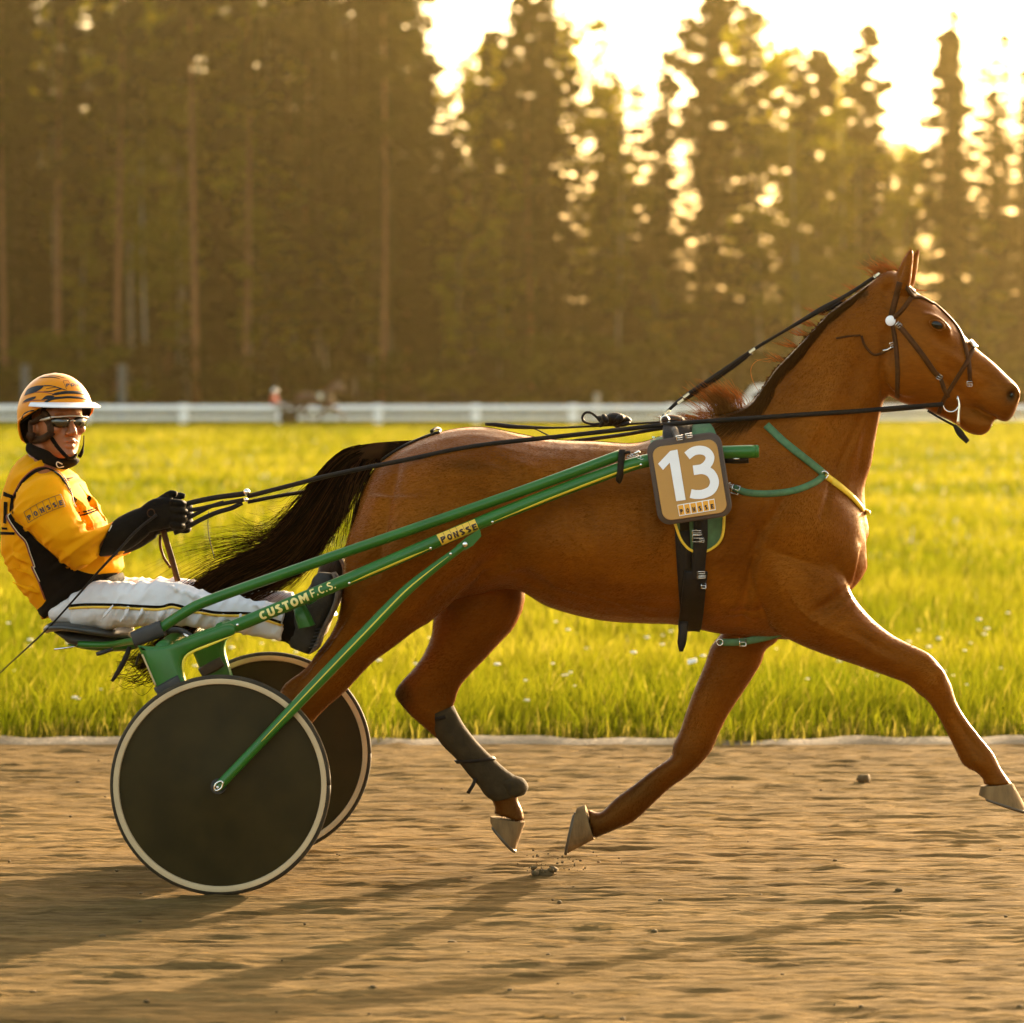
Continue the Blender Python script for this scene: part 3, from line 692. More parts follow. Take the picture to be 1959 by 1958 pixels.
# ------------------------------------------------------------------ the horse
HY = 13.15
def coat_mat():
    m = bpy.data.materials.new('chestnut coat'); m.use_nodes = True; t = m.node_tree; b = t.nodes['Principled BSDF']
    b.inputs['Roughness'].default_value = 0.40; b.inputs['Specular IOR Level'].default_value = 0.42; b.inputs['Specular Tint'].default_value = (1.0, 0.45, 0.12, 1)
    b.inputs['Sheen Weight'].default_value = 0.14; b.inputs['Sheen Roughness'].default_value = 0.35; b.inputs['Sheen Tint'].default_value = (1.0, 0.50, 0.14, 1)
    tc = t.nodes.new('ShaderNodeTexCoord')
    n = t.nodes.new('ShaderNodeTexNoise'); n.inputs['Scale'].default_value = 4.5; n.inputs['Detail'].default_value = 6; t.links.new(tc.outputs['Object'], n.inputs['Vector'])
    r = t.nodes.new('ShaderNodeValToRGB'); r.color_ramp.elements[0].color = (0.090, 0.021, 0.001, 1); r.color_ramp.elements[1].color = (0.21, 0.057, 0.002, 1)
    r.color_ramp.elements[0].position = 0.36; r.color_ramp.elements[1].position = 0.64
    ms = t.nodes.new('ShaderNodeMapping'); ms.inputs['Scale'].default_value = (9, 30, 42); ms.inputs['Rotation'].default_value = (0, 0.35, 0); t.links.new(tc.outputs['Object'], ms.inputs['Vector'])
    ns = t.nodes.new('ShaderNodeTexNoise'); ns.inputs['Scale'].default_value = 3.0; ns.inputs['Detail'].default_value = 7; ns.inputs['Roughness'].default_value = 0.75; t.links.new(ms.outputs[0], ns.inputs['Vector'])
    ad = t.nodes.new('ShaderNodeMath'); ad.operation = 'MULTIPLY_ADD'; ad.inputs[1].default_value = 0.5; t.links.new(ns.outputs[0], ad.inputs[0]); hv = t.nodes.new('ShaderNodeMath'); hv.operation = 'MULTIPLY'; hv.inputs[1].default_value = 0.5; t.links.new(n.outputs[0], hv.inputs[0]); t.links.new(hv.outputs[0], ad.inputs[2]); t.links.new(ad.outputs[0], r.inputs[0])
    at = t.nodes.new('ShaderNodeAttribute'); at.attribute_name = 'points'  # holds the dark coat points and the shade painted on the legs
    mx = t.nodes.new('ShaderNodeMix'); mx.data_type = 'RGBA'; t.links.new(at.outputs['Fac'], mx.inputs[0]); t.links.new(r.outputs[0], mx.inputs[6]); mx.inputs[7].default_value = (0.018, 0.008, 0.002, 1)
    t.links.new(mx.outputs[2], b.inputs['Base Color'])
    mp = t.nodes.new('ShaderNodeMapping'); mp.inputs['Scale'].default_value = (0.5, 1, 1); t.links.new(tc.outputs['Object'], mp.inputs['Vector'])
    n2 = t.nodes.new('ShaderNodeTexNoise'); n2.inputs['Scale'].default_value = 260; n2.inputs['Detail'].default_value = 3; t.links.new(mp.outputs[0], n2.inputs['Vector'])
    n3 = t.nodes.new('ShaderNodeTexNoise'); n3.inputs['Scale'].default_value = 16; n3.inputs['Detail'].default_value = 3; t.links.new(tc.outputs['Object'], n3.inputs['Vector'])
    b1 = t.nodes.new('ShaderNodeBump'); b1.inputs['Strength'].default_value = 0.22; b1.inputs['Distance'].default_value = 0.004; t.links.new(n2.outputs[0], b1.inputs['Height'])
    b2 = t.nodes.new('ShaderNodeBump'); b2.inputs['Strength'].default_value = 0.12; b2.inputs['Distance'].default_value = 0.03; t.links.new(n3.outputs[0], b2.inputs['Height']); t.links.new(b1.outputs[0], b2.inputs['Normal'])
    t.links.new(b2.outputs[0], b.inputs['Normal'])
    return m
m_coat = coat_mat()
m_hoof = mat('hoof horn', (0.17, 0.105, 0.045), 0.85, spec=0.08, var=0.3, scale=30, bump=0.3, bscale=90, stretch=(1, 1, 0.3))
m_hair = leaf_mat('dark tail hair', [(0.008, 0.004, 0.002), (0.03, 0.013, 0.005), (0.075, 0.03, 0.010)], 0.30, 0.0)
m_mane = leaf_mat('backlit mane hair', [(0.02, 0.008, 0.003), (0.30, 0.105, 0.018), (0.52, 0.22, 0.045)], 0.5, 0.0)  # orange backlight glow painted into the lighter hair colours
m_eye = mat('dark eye', (0.006, 0.003, 0.0015), 0.15, spec=0.35)
m_metal = mat('polished steel', (0.72, 0.69, 0.64), 0.22, 1.0, var=0.05)
m_strap = mat('dark harness leather', (0.009, 0.005, 0.0022), 0.6, spec=0.2, var=0.3, scale=40, bump=0.2, bscale=200)

mb = MB()
# trunk
loft(mb, [(700, 925, 672, 1010, .08), (730, 884, 676, 1090, .165), (778, 852, 722, 1140, .225), (846, 826, 815, 1160, .262), (915, 817, 900, 1140, .262), (985, 829, 985, 1128, .255), (1050, 841, 1050, 1162, .265),
          (1140, 845, 1140, 1186, .278), (1221, 848, 1221, 1193, .276), (1290, 824, 1295, 1196, .262), (1353, 804, 1370, 1212, .245), (1418, 792, 1450, 1220, .23), (1480, 812, 1525, 1222, .215), (1540, 850, 1584, 1186, .195), (1596, 900, 1624, 1135, .160), (1636, 945, 1645, 1112, .115), (1653, 985, 1659, 1088, .06)], HY, 28, 4, 2.15)
# neck
loft(mb, [(1290, 840, 1560, 1110, .19), (1345, 803, 1656, 1040, .168), (1405, 786, 1656, 975, .14), (1440, 765, 1655, 930, .122), (1466, 732, 1667, 890, .108), (1488, 701, 1676, 838, .095), (1540, 648, 1687, 782, .085), (1587, 597, 1695, 762, .08), (1630, 566, 1712, 752, .076), (1676, 532, 1735, 740, .07)], HY, 24, 4, 2.1)
# breast muscles
for s in (-1, 1): loft(mb, [(1540, 920, 1500, 1060, .06), (1596, 960, 1540, 1140, .085), (1632, 1000, 1590, 1145, .085), (1648, 1040, 1628, 1125, .06)], HY + s * 0.08, 16, 3)
# head
loft(mb, [(1690, 528, 1692, 700, .05), (1716, 522, 1700, 752, .070), (1752, 557, 1722, 770, .090), (1788, 582, 1753, 779, .096), (1816, 606, 1785, 786, .090), (1843, 640, 1812, 786, .074), (1871, 669, 1838, 782, .062), (1898, 691, 1864, 778, .056), (1925, 717, 1886, 790, .056), (1943, 734, 1905, 801, .056), (1952, 750, 1924, 808, .047), (1951, 764, 1938, 797, .028)], HY, 22, 4, 2.25)
loft(mb, [(1770, 755, 1780, 788, .045), (1800, 765, 1797, 796, .042), (1832, 774, 1827, 811, .040), (1860, 782, 1850, 828, .042), (1881, 793, 1877, 834, .040), (1902, 804, 1893, 824, .028)], HY, 16, 3)
ball(mb, P(1700, 540, HY), (0.05, 0, 0.02), (0, 0.055, 0), (-0.012, 0, 0.034), 14, 10)
# jaw plates and brow
for s in (-1, 1):
    ball(mb, P(1740, 705, HY + s * 0.062), (0.085, 0, -0.02), (0, 0.026, 0), (0.02, 0, 0.095), 14, 10)
    ball(mb, P(1792, 619, HY + s * 0.078), (0.05, 0, -0.032), (0, 0.017, 0), (0.014, 0, 0.021), 12, 8)
    ball(mb, P(1935, 752, HY + s * 0.042), (0.03, 0, -0.02), (0, 0.014, 0), (0.014, 0, 0.03), 10, 8)
# ears
for s, dx in ((-1, 0), (1, 14)):
    loft(mb, [(1712 + dx, 556, 1738 + dx * .4, 566, .022), (1712 + dx, 530, 1744 + dx * .6, 535, .028), (1723 + dx, 503, 1747 + dx * .7, 508, .022), (1734 + dx, 485, 1748 + dx * .8, 489, .013), (1744 + dx, 474, 1747 + dx, 476, .004)], HY + s * 0.055, 12, 4)
# forelegs
def near_fore(g=0.0):
    return [(1540, 1000, 1440, 1130, .085), (1610, 1090, 1475, 1200, .09), (1634, 1143, 1505, 1222, .088), (1673, 1188, 1561, 1247, .08), (1711, 1217, 1640, 1274, .067), (1749, 1236, 1705, 1297, .057), (1777, 1250, 1735, 1309, .051), (1797, 1271, 1757, 1327, .050), (1819, 1307, 1774, 1341, .046),
            (1829, 1340, 1788, 1361, .036), (1847, 1372, 1806, 1393, .031), (1879, 1414, 1826, 1433, .031), (1901, 1441, 1843, 1464, .037), (1914, 1468, 1866, 1477, .035), (1926, 1486, 1880, 1490, .036), (1937, 1500, 1882, 1502, .044)]
loft(mb, near_fore(), 13.02, 18, 3)
loft(mb, [(1500, 1120, 1400, 1120, .085), (1494, 1215, 1385, 1200, .08), (1466, 1243, 1360, 1236, .074), (1456, 1271, 1348, 1271, .068), (1424, 1322, 1330, 1313, .06), (1396, 1364, 1313, 1359, .052), (1377, 1401, 1301, 1396, .049), (1363, 1434, 1287, 1424, .050), (1340, 1463, 1283, 1447, .047), (1311, 1488, 1262, 1463, .040), (1281, 1509, 1240, 1479, .032),
          (1250, 1538, 1214, 1500, .031), (1213, 1572, 1178, 1526, .036), (1187, 1584, 1160, 1544, .035), (1158, 1596, 1146, 1555, .032), (1136, 1605, 1124, 1547, .042)], 13.29, 18, 3)
# hind legs
loft(mb, [(1000, 1070, 860, 1080, .12), (1005, 1146, 835, 1150, .112), (986, 1198, 828, 1190, .10), (961, 1226, 825, 1216, .09), (927, 1263, 811, 1250, .078), (902, 1288, 794, 1276, .065), (880, 1316, 765, 1307, .055), (871, 1344, 755, 1331, .050), (864, 1364, 778, 1362, .044), (872, 1386, 804, 1386, .036), (898, 1415, 834, 1412, .030), (932, 1450, 870, 1440, .028),
          (964, 1478, 902, 1474, .030), (992, 1500, 928, 1503, .036), (990, 1527, 940, 1530, .034), (1000, 1550, 947, 1546, .036), (1004, 1573, 945, 1556, .044)], 13.28, 18, 3)
loft(mb, [(940, 960, 700, 945, .11), (950, 1040, 664, 1030, .135), (935, 1095, 658, 1080, .135), (893, 1129, 655, 1125, .125), (829, 1186, 647, 1180, .105), (798, 1205, 630, 1217, .09), (749, 1242, 606, 1248, .075), (711, 1270, 584, 1279, .062), (663, 1322, 545, 1308, .052), (630, 1350, 534, 1331, .048), (600, 1381, 538, 1366, .042), (560, 1432, 515, 1412, .032),
          (531, 1480, 489, 1462, .030), (508, 1524, 456, 1506, .037), (482, 1560, 440, 1536, .035), (470, 1592, 418, 1566, .044)], 13.0, 18, 3)
me = union(mb, 0.0078, 7, 0.5)

# muscles, hollows and folds: (x, y, rx, ry, turn, height in mm) in photo pixels on both flanks
BUMPS = [(1560, 1020, 95, 60, 60, 9), (1450, 950, 110, 55, -55, 8), (1490, 1120, 80, 40, 30, 7), (1370, 1000, 20, 120, 12, -6), (1400, 1160, 40, 22, 10, 6), (1425, 1140, 14, 90, 8, -9), (1590, 1150, 50, 9, -35, -7), (1560, 1190, 60, 25, 25, 6),
         (960, 1060, 22, 90, 40, -10), (870, 1130, 85, 14, -38, -8), (800, 1040, 110, 80, -30, 10), (860, 900, 80, 35, -15, 7), (735, 1010, 18, 120, 10, -6), (930, 960, 55, 40, 0, -8), (1000, 900, 30, 22, 0, 7), (700, 1190, 18, 100, 38, -4), (660, 1240, 12, 90, 38, -5),
         (1100, 1060, 130, 60, 5, 8), (1250, 1120, 120, 30, 4, 5), (1020, 1110, 60, 16, 25, -6), (960, 1092, 40, 8, -12, 6),
         (1640, 700, 20, 60, 10, -6), (1580, 780, 22, 110, 30, 5), (1500, 800, 20, 110, 35, -5), (1655, 850, 10, 80, 12, -4), (1700, 660, 9, 60, 5, -6),
         (1748, 700, 40, 42, 0, 3), (1830, 690, 35, 10, 38, 4), (1815, 735, 45, 7, 38, -4), (1800, 655, 22, 9, 35, -5), (1880, 740, 20, 16, 0, -3), (1935, 757, 7, 9, 30, -12), (1722, 520, 8, 22, 20, -5), (1798, 1290, 22, 14, 40, 4), (1320, 1440, 20, 16, 40, 4), (800, 1330, 22, 12, 20, 5), (800, 1370, 10, 40, -50, -4),
         (1847, 1402, 46, 4, 54, -3.5), (1256, 1506, 50, 4, -37, -3.5), (612, 1245, 75, 7, -52, -7), (815, 1258, 55, 7, -55, -6), (1797, 1284, 12, 8, 40, 3), (1788, 1312, 12, 8, 40, 3), (1870, 1458, 12, 10, 40, 2.5), (1480, 985, 130, 8, -58, -4), (1535, 1075, 60, 7, 20, -4), (1445, 1060, 8, 110, 10, -5), (1180, 960, 9, 130, -6, -2.5), (1130, 970, 9, 130, -8, -2.5), (1080, 980, 9, 120, -10, -2.5), (1230, 960, 9, 120, -4, -2),
         (1670, 1230, 50, 8, 30, -4), (1400, 1330, 8, 60, 30, -4), (860, 1240, 10, 70, 35, -4)]
n = len(me.vertices); co = np.empty(n * 3, np.float32); me.vertices.foreach_get('co', co); co = co.reshape(-1, 3).astype(float)
no = np.empty(n * 3, np.float32); me.vertices.foreach_get('normal', no); no = no.reshape(-1, 3).astype(float)
px = CX + FPX * co[:, 0] / co[:, 1]; py = CY - FPX * (co[:, 2] - EYE) / co[:, 1]
side = np.clip(np.abs(no[:, 1]) * 1.4, 0, 1); near = co[:, 1] < 13.15; dis = np.zeros(n)
for x, y, rx, ry, a, h in BUMPS:
    c, s = math.cos(math.radians(a)), math.sin(math.radians(a)); dx, dy = px - x, py - y
    u, v = (dx * c + dy * s) / rx, (-dx * s + dy * c) / ry
    dis += np.exp(-(u * u + v * v)) * h * 2.1 / 1000 * (near | (y < 1150))
dis += (vnoise(px / 26, py / 26, 21) - 0.5) * 0.0035
CREASES = [([(972, 1086), (930, 1102), (893, 1130), (860, 1158), (829, 1184)], 5, -7), ([(1450, 1060), (1436, 1090), (1440, 1120), (1452, 1150), (1462, 1175)], 5, -5), ([(1620, 1142), (1590, 1158), (1568, 1176)], 4, -4), ([(1612, 1150), (1578, 1178), (1560, 1200)], 4, -4), ([(1628, 1160), (1600, 1190)], 4, -3.5),
           ([(1060, 1120), (1120, 1135), (1180, 1150), (1250, 1160)], 3.5, 2.5), ([(1180, 1150), (1210, 1168), (1250, 1180)], 3, 2), ([(1510, 1130), (1530, 1165), (1570, 1195), (1630, 1225)], 3.5, 2.8), ([(1400, 1168), (1430, 1172), (1455, 1168)], 5, -4), ([(1395, 1180), (1425, 1188)], 4, -3),
           ([(690, 1150), (665, 1190), (630, 1240), (600, 1275)], 3.5, 2.5), ([(1790, 690), (1820, 700), (1850, 720), (1880, 735)], 3, 2.5), ([(1850, 700), (1865, 735), (1862, 760)], 3, 2), ([(1660, 780), (1620, 860), (1590, 930), (1570, 990)], 6, -5), ([(1905, 800), (1885, 792), (1862, 779)], 3, -4), ([(1690, 640), (1686, 700), (1690, 755)], 5, -6),
           ([(940, 880), (980, 900), (1010, 940)], 10, -4), ([(760, 900), (745, 960), (735, 1030), (720, 1100)], 8, -5), ([(860, 1000), (830, 1060), (790, 1110)], 9, -4), ([(1850, 700), (1890, 720), (1920, 742)], 4, -2.5)]
for pl_, w_, h_ in CREASES:
    d2 = np.full(n, 1e9)
    for q_ in cr(pl_, 8): d2 = np.minimum(d2, (px - q_[0]) ** 2 + (py - q_[1]) ** 2)
    dis += np.exp(-d2 / (w_ * w_)) * h_ * 1.7 / 1000 * near
co += no * (dis * side)[:, None]; me.vertices.foreach_set('co', co.astype(np.float32).ravel())
# dark points: lower legs, muzzle, ear rims; also painted shade on thighs and upper legs
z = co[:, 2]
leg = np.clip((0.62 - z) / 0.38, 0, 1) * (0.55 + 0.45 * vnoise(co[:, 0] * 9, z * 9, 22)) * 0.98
leg = np.maximum(leg, np.clip((0.98 - z) / 0.5, 0, 1) * 0.42 * (px < 1060) + np.clip((0.90 - z) / 0.5, 0, 1) * 0.30 * (px >= 1060))  # shade painted into the coat, up the thighs and upper legs
nearfore = (px > 1640) & (py > 1100); leg = np.where(nearfore, leg * 0.5, leg)  # near foreleg darkened less: its light is painted into the coat
muz = np.clip((px - 1880) / 70, 0, 1) * (py < 900) * 0.35
nos = np.exp(-(((px - 1935) / 9) ** 2 + ((py - 757) / 12) ** 2)) * 0.9
crest = np.exp(-((py - np.interp(px, [1350, 1430, 1484, 1563, 1640], [805, 785, 706, 626, 562])) / np.interp(px, [1400, 1540, 1640], [26, 22, 12])) ** 2) * ((px > 1375) & (px < 1660)) * 0.8
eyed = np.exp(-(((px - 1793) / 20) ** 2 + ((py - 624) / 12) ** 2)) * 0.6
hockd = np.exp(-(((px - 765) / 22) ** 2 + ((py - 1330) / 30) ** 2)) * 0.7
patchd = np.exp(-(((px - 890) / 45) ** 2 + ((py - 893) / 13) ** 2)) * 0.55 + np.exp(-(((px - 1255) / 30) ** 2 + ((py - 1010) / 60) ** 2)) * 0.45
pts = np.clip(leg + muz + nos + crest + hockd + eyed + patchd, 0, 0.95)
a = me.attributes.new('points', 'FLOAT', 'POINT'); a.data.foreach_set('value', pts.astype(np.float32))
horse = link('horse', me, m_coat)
tag(horse, 'chestnut horse at full trot pulling the cart, legs stretched fore and aft', 'horse')
HB = bvh_of(me)

# short coat hair: every hair is geometry, laid along the lie of the coat
m_fur = leaf_mat('coat hair', [(0.014, 0.005, 0.001), (0.11, 0.028, 0.001), (0.20, 0.058, 0.002), (0.30, 0.10, 0.006)], 0.35, 0.0)
me.update(); no2 = np.empty(n * 3, np.float32); me.vertices.foreach_get('normal', no2); no2 = no2.reshape(-1, 3).astype(float)
k2 = np.concatenate([np.arange(n), np.arange(n)]); N2 = len(k2)
isleg = np.clip((0.72 - co[k2, 2]) / 0.15, 0, 1)[:, None]; ishead = (np.clip((px[k2] - 1650) / 60, 0, 1) * (co[k2, 2] > 1.45))[:, None]; isneck = (np.clip((px[k2] - 1420) / 120, 0, 1) * (co[k2, 2] > 1.1))[:, None]
fl = np.array([[-1.0, 0, -0.35]]) * (1 - isleg) + np.array([[-0.25, 0, -1.0]]) * isleg; fl = fl * (1 - isneck) + np.array([[-0.45, 0, -1.0]]) * isneck; fl = fl * (1 - ishead) + np.array([[-0.75, 0, 0.35]]) * ishead
fl = fl + RNG.normal(size=(N2, 3)) * 0.16; nn2 = no2[k2]; fl -= nn2 * (fl * nn2).sum(1)[:, None]; fl /= np.maximum(np.linalg.norm(fl, axis=1), 1e-4)[:, None]
sd2 = np.cross(fl, nn2); ln = (0.0085 + 0.004 * RNG.random(N2)) * (1 - 0.45 * ishead[:, 0]) * (1 - 0.25 * isleg[:, 0])
b0 = co[k2] + (sd2 * RNG.uniform(-1, 1, (N2, 1)) + fl * RNG.uniform(-1, 1, (N2, 1))) * 0.006 - nn2 * 0.0006
tipv = b0 + fl * ln[:, None] + nn2 * (ln * RNG.uniform(0.12, 0.5, N2))[:, None]; wv = sd2 * 0.0008
fc = np.empty((N2, 3, 3)); fc[:, 0] = b0 - wv; fc[:, 1] = b0 + wv; fc[:, 2] = tipv
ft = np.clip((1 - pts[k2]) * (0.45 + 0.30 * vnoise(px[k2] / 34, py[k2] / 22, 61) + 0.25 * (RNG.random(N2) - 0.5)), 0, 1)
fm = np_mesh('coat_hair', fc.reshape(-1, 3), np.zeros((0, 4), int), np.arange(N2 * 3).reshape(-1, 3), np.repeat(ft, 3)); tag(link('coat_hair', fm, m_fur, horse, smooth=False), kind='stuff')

# hooves
m_shoeiron = mat('worn iron', (0.10, 0.08, 0.055), 0.6, 0.6, var=0.2)
def hoof(cf, cb, toe, heel, Y, w):
    """coronet front/back and sole toe/heel, in photo pixels"""
    mb = MB(); loft(mb, [(cf[0], cf[1], cb[0], cb[1], w * .84), ((cf[0] + toe[0]) / 2, (cf[1] + toe[1]) / 2, (cb[0] + heel[0]) / 2, (cb[1] + heel[1]) / 2, w * .95), (toe[0], toe[1], heel[0], heel[1], w)], Y, 20, 2, 2.2)
    h = mb.build('hoof', m_hoof, horse, auto=50)
    mb = MB(); A, B = P(*toe, Y), P(*heel, Y); d = (A - P(*cf, Y)).normalized() * 0.006
    c = (A + B) / 2 + d * 0.5; torus(mb, c, (A - B) * 0.49, (0, w * 0.94, 0), 0.006, 20, 6, t0=-2.4, t1=2.4); mb.build('shoe', m_shoeiron, h)
hoof((1938, 1499), (1876, 1504), (1968, 1554), (1872, 1521), 13.02, .058)
hoof((1137, 1606), (1119, 1540), (1084, 1634), (1104, 1545), 13.29, .056)
hoof((1005, 1573), (938, 1562), (986, 1628), (938, 1572), 13.28, .054)
hoof((472, 1594), (414, 1564), (432, 1646), (408, 1580), 13.0, .054)

# eyes, lids, nostrils
for s in (-1, 1):
    p, nrm = (hit(HB, 1793, 622) if s < 0 else (P(1793, 622, HY + 0.085), Vector((0, 1, 0))))
    mb = MB(); ball(mb, p - nrm * 0.006, Vector((0.021, 0, -0.008)), Vector((0, 0.012, 0)), Vector((0.005, 0, 0.0145)), 14, 10); e = mb.build('eye', m_eye, horse)
    mb = MB(); torus(mb, p - nrm * 0.002, Vector((0.023, 0, -0.009)), Vector((0.004, 0, 0.0125)), 0.0042, 20, 6, t0=-0.3, t1=3.4); torus(mb, p - nrm * 0.004, Vector((0.023, 0, -0.009)), Vector((0.004, 0, 0.0135)), 0.003, 20, 6, t0=3.2, t1=6.2); mb.build('eyelid', m_coat, e)
    mb = MB(); q = (hit(HB, 1937, 757) or (P(1937, 757, HY - 0.04), Vector((0, -1, 0)))) if s < 0 else (P(1937, 757, HY + 0.045), Vector((0, 1, 0)))
    ball(mb, q[0] - q[1] * 0.003, Vector((0.012, 0, -0.006)), Vector((0, 0.004, 0)), Vector((0.006, 0, 0.017)), 12, 8); mb.build('nostril', m_eye, horse)
# teeth showing in the open mouth
mb = MB(); p = P(1893, 815, HY); 
for k in range(-2, 3): box(mb, p + Vector((0.0, k * 0.009, 0.004)), 0.014, 0.008, 0.014, rot=Matrix.Rotation(-0.5, 3, 'Y'))
mb.build('teeth', mat('teeth', (0.7, 0.63, 0.5), 0.35), horse, smooth=False)

# hair
def strand(mb, pts, r0, r1=0.0004, sub=4):
    k = cr([tuple(p) for p in pts], sub); N = len(k)
    tube(mb, [Vector(q) for q in k], [r0 + (r1 - r0) * (i / (N - 1)) ** 1.5 for i in range(N)], 3)
# tail: dock, then hair streaming back and down between the driver's legs
TAIL = [(760, 858, 13.15, 12), (718, 866, 13.15, 20), (668, 896, 13.15, 36), (624, 960, 13.14, 44), (580, 1024, 13.13, 44), (530, 1075, 13.12, 42), (455, 1110, 13.12, 38), (390, 1150, 13.13, 34), (320, 1220, 13.15, 34), (262, 1280, 13.16, 26)]
tk = cr(TAIL, 6)
mb = MB()
loft(mb, [(800, 842, 775, 880, .03), (750, 845, 735, 885, .036), (705, 850, 700, 892, .036), (676, 868, 690, 905, .03), (655, 895, 678, 925, .02)], HY, 12, 4)
def tail_path(u, v, L, off, wave, ph, j0, n=11):
    """a hair at cross position (u up, v across), running out after the share L of the tail; off and wave carry it away from the middle"""
    out = []
    for j in range(n):
        s = min(len(tk) - 1.001, j0 + (L * (len(tk) - 1) - j0) * j / (n - 1)); i = int(s); f = s - i
        q = tk[i] * (1 - f) + tk[min(i + 1, len(tk) - 1)] * f; d = tk[min(i + 1, len(tk) - 1)] - tk[max(i - 1, 0)]; nn = np.array([-d[1], d[0]]) / max(np.hypot(d[0], d[1]), 1e-6)
        g = j / (n - 1); r = q[3] * (0.9 + 0.2 * g); w = u * r + off * g ** 2.2 + wave * g * math.sin(ph + 7 * g)
        out.append(P(q[0] + nn[0] * w, q[1] + nn[1] * w, q[2] + v * r / 560 * 0.75 + wave * .0012 * g * math.cos(ph + 5 * g)))
    return out
for _ in range(95):                                                 # locks
    a = R.uniform(0, 6.283); rr = math.sqrt(R.random()) * .95; L = max(0.42, min(1.0, R.gauss(0.78, 0.17))); off, wave, ph = R.gauss(0, 16), abs(R.gauss(0, 7)), R.uniform(0, 6.28); j0 = R.uniform(1, 13)
    for _ in range(R.randint(12, 30)):
        strand(mb, tail_path(math.cos(a) * rr + R.gauss(0, .10), math.sin(a) * rr + R.gauss(0, .12), L + R.gauss(0, .05), off + R.gauss(0, 5), wave, ph + R.gauss(0, .3), max(0, j0 + R.gauss(0, 1))), R.uniform(0.0013, 0.0026), 0.0004, 2)
for _ in range(42):                                                 # loose wisps standing off the back of the tail
    u, L, off, wave, ph = R.uniform(0.6, 1.0), R.uniform(0.42, 0.85), R.uniform(10, 85), R.uniform(0, 14), R.uniform(0, 6.28)
    for _ in range(R.randint(2, 6)): strand(mb, tail_path(u + R.gauss(0, .06), R.uniform(-.4, .4), L + R.gauss(0, .03), -off + R.gauss(0, 4) if False else off + R.gauss(0, 5), wave, ph + R.gauss(0, .2), R.uniform(6, 22)), 0.0011, 0.0003, 2)
for _ in range(16):
    u, L, off = R.uniform(-1.0, -0.7), R.uniform(0.5, 0.9), -R.uniform(8, 40)
    for _ in range(4): strand(mb, tail_path(u + R.gauss(0, .06), R.uniform(-.4, .4), L, off + R.gauss(0, 4), 6, R.uniform(0, 6), R.uniform(6, 20)), 0.0012, 0.0003, 2)
for _ in range(60):                                                 # hair ends showing under the seat
    x, y = R.uniform(262, 305), R.uniform(1256, 1312); strand(mb, [P(330, 1240 + R.gauss(0, 10), 13.15), P(x, y - 4, 13.15), P(x - R.uniform(15, 40), y + R.gauss(0, 10), 13.15), P(x - R.uniform(35, 70), y + R.gauss(2, 12), 13.15)], 0.0016, 0.0004, 3)
for _ in range(90):                                                 # wisps hanging at the buttock
    x = R.uniform(640, 705); y = R.uniform(905, 960); d = R.uniform(60, 150)
    strand(mb, [P(x + 22, y - 30, 13.12), P(x, y + 10, 13.05), P(x - 12, y + d * .6, 13.02), P(x - 22 + R.gauss(0, 8), y + d, 13.02)], 0.0015, 0.0004, 3)
tm = mb.mesh('tail'); a_ = tm.attributes.new('tint', 'FLOAT', 'POINT'); nv = len(tm.vertices); a_.data.foreach_set('value', (RNG.random(nv // 63 + 1) ** 2).repeat(63)[:nv].astype(np.float32)); tag(link('tail', tm, m_hair, horse), kind='stuff')

# mane: lies on the far side and flies up at the withers; forelock between the ears
def tinted(mb, name, parent, dark=0):
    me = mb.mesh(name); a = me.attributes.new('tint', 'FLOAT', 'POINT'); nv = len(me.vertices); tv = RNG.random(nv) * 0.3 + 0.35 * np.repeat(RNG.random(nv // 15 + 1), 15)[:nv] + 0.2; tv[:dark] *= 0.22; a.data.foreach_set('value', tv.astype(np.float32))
    return link(name, me, m_mane, parent)
mb = MB(); crest_pts = [(1290, 812), (1350, 803), (1425, 782), (1466, 734), (1488, 703), (1540, 650), (1587, 600), (1630, 569), (1676, 535), (1708, 522)]
cp = cr(crest_pts, 8)
for _ in range(900):
    i = R.randrange(len(cp)); x, y = cp[i]; w = R.uniform(-0.015, 0.03); L = R.uniform(0.06, 0.17)
    p = P(x, y + 4, HY + w); up = Vector((-0.5, 0.15, 0.9)).normalized()
    strand(mb, [p, p + up * 0.007 + Vector((R.gauss(0, .004), 0.025, 0)), p + Vector((-0.10 * L, 0.06, -0.25 * L)), p + Vector((-0.2 * L + R.gauss(0, .01), 0.085, -0.95 * L))], 0.0013, 0.0004, 4)
for _ in range(900):                                                # hair lying over the near side of the crest
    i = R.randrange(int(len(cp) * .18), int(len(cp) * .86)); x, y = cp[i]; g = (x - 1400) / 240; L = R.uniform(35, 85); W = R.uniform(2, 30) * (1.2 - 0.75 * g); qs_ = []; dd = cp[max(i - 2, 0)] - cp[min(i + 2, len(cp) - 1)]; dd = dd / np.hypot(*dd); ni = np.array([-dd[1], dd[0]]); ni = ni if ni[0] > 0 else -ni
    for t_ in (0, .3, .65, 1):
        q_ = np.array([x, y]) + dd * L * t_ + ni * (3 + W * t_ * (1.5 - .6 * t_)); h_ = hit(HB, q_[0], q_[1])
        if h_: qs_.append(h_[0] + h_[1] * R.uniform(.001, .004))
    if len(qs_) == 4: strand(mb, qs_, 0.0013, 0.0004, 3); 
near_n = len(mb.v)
for _ in range(330):                                                # flying tuft at the withers
    x = R.gauss(1392, 17); f = (x - 1370) / 60; y = np.interp(x, [1290, 1353, 1430], [808, 797, 779]) + 3; L = abs(R.gauss(0.085, 0.025)); d = Vector((R.gauss(-0.42, 0.2), R.gauss(0, 0.15), 0.9)).normalized()
    p = P(x, y, HY + R.gauss(0, 0.012)); strand(mb, [p, p + d * L * 0.5, p + d * L + Vector((-0.25 * L, 0, -0.04 * L))], 0.0011, 0.0004, 4)
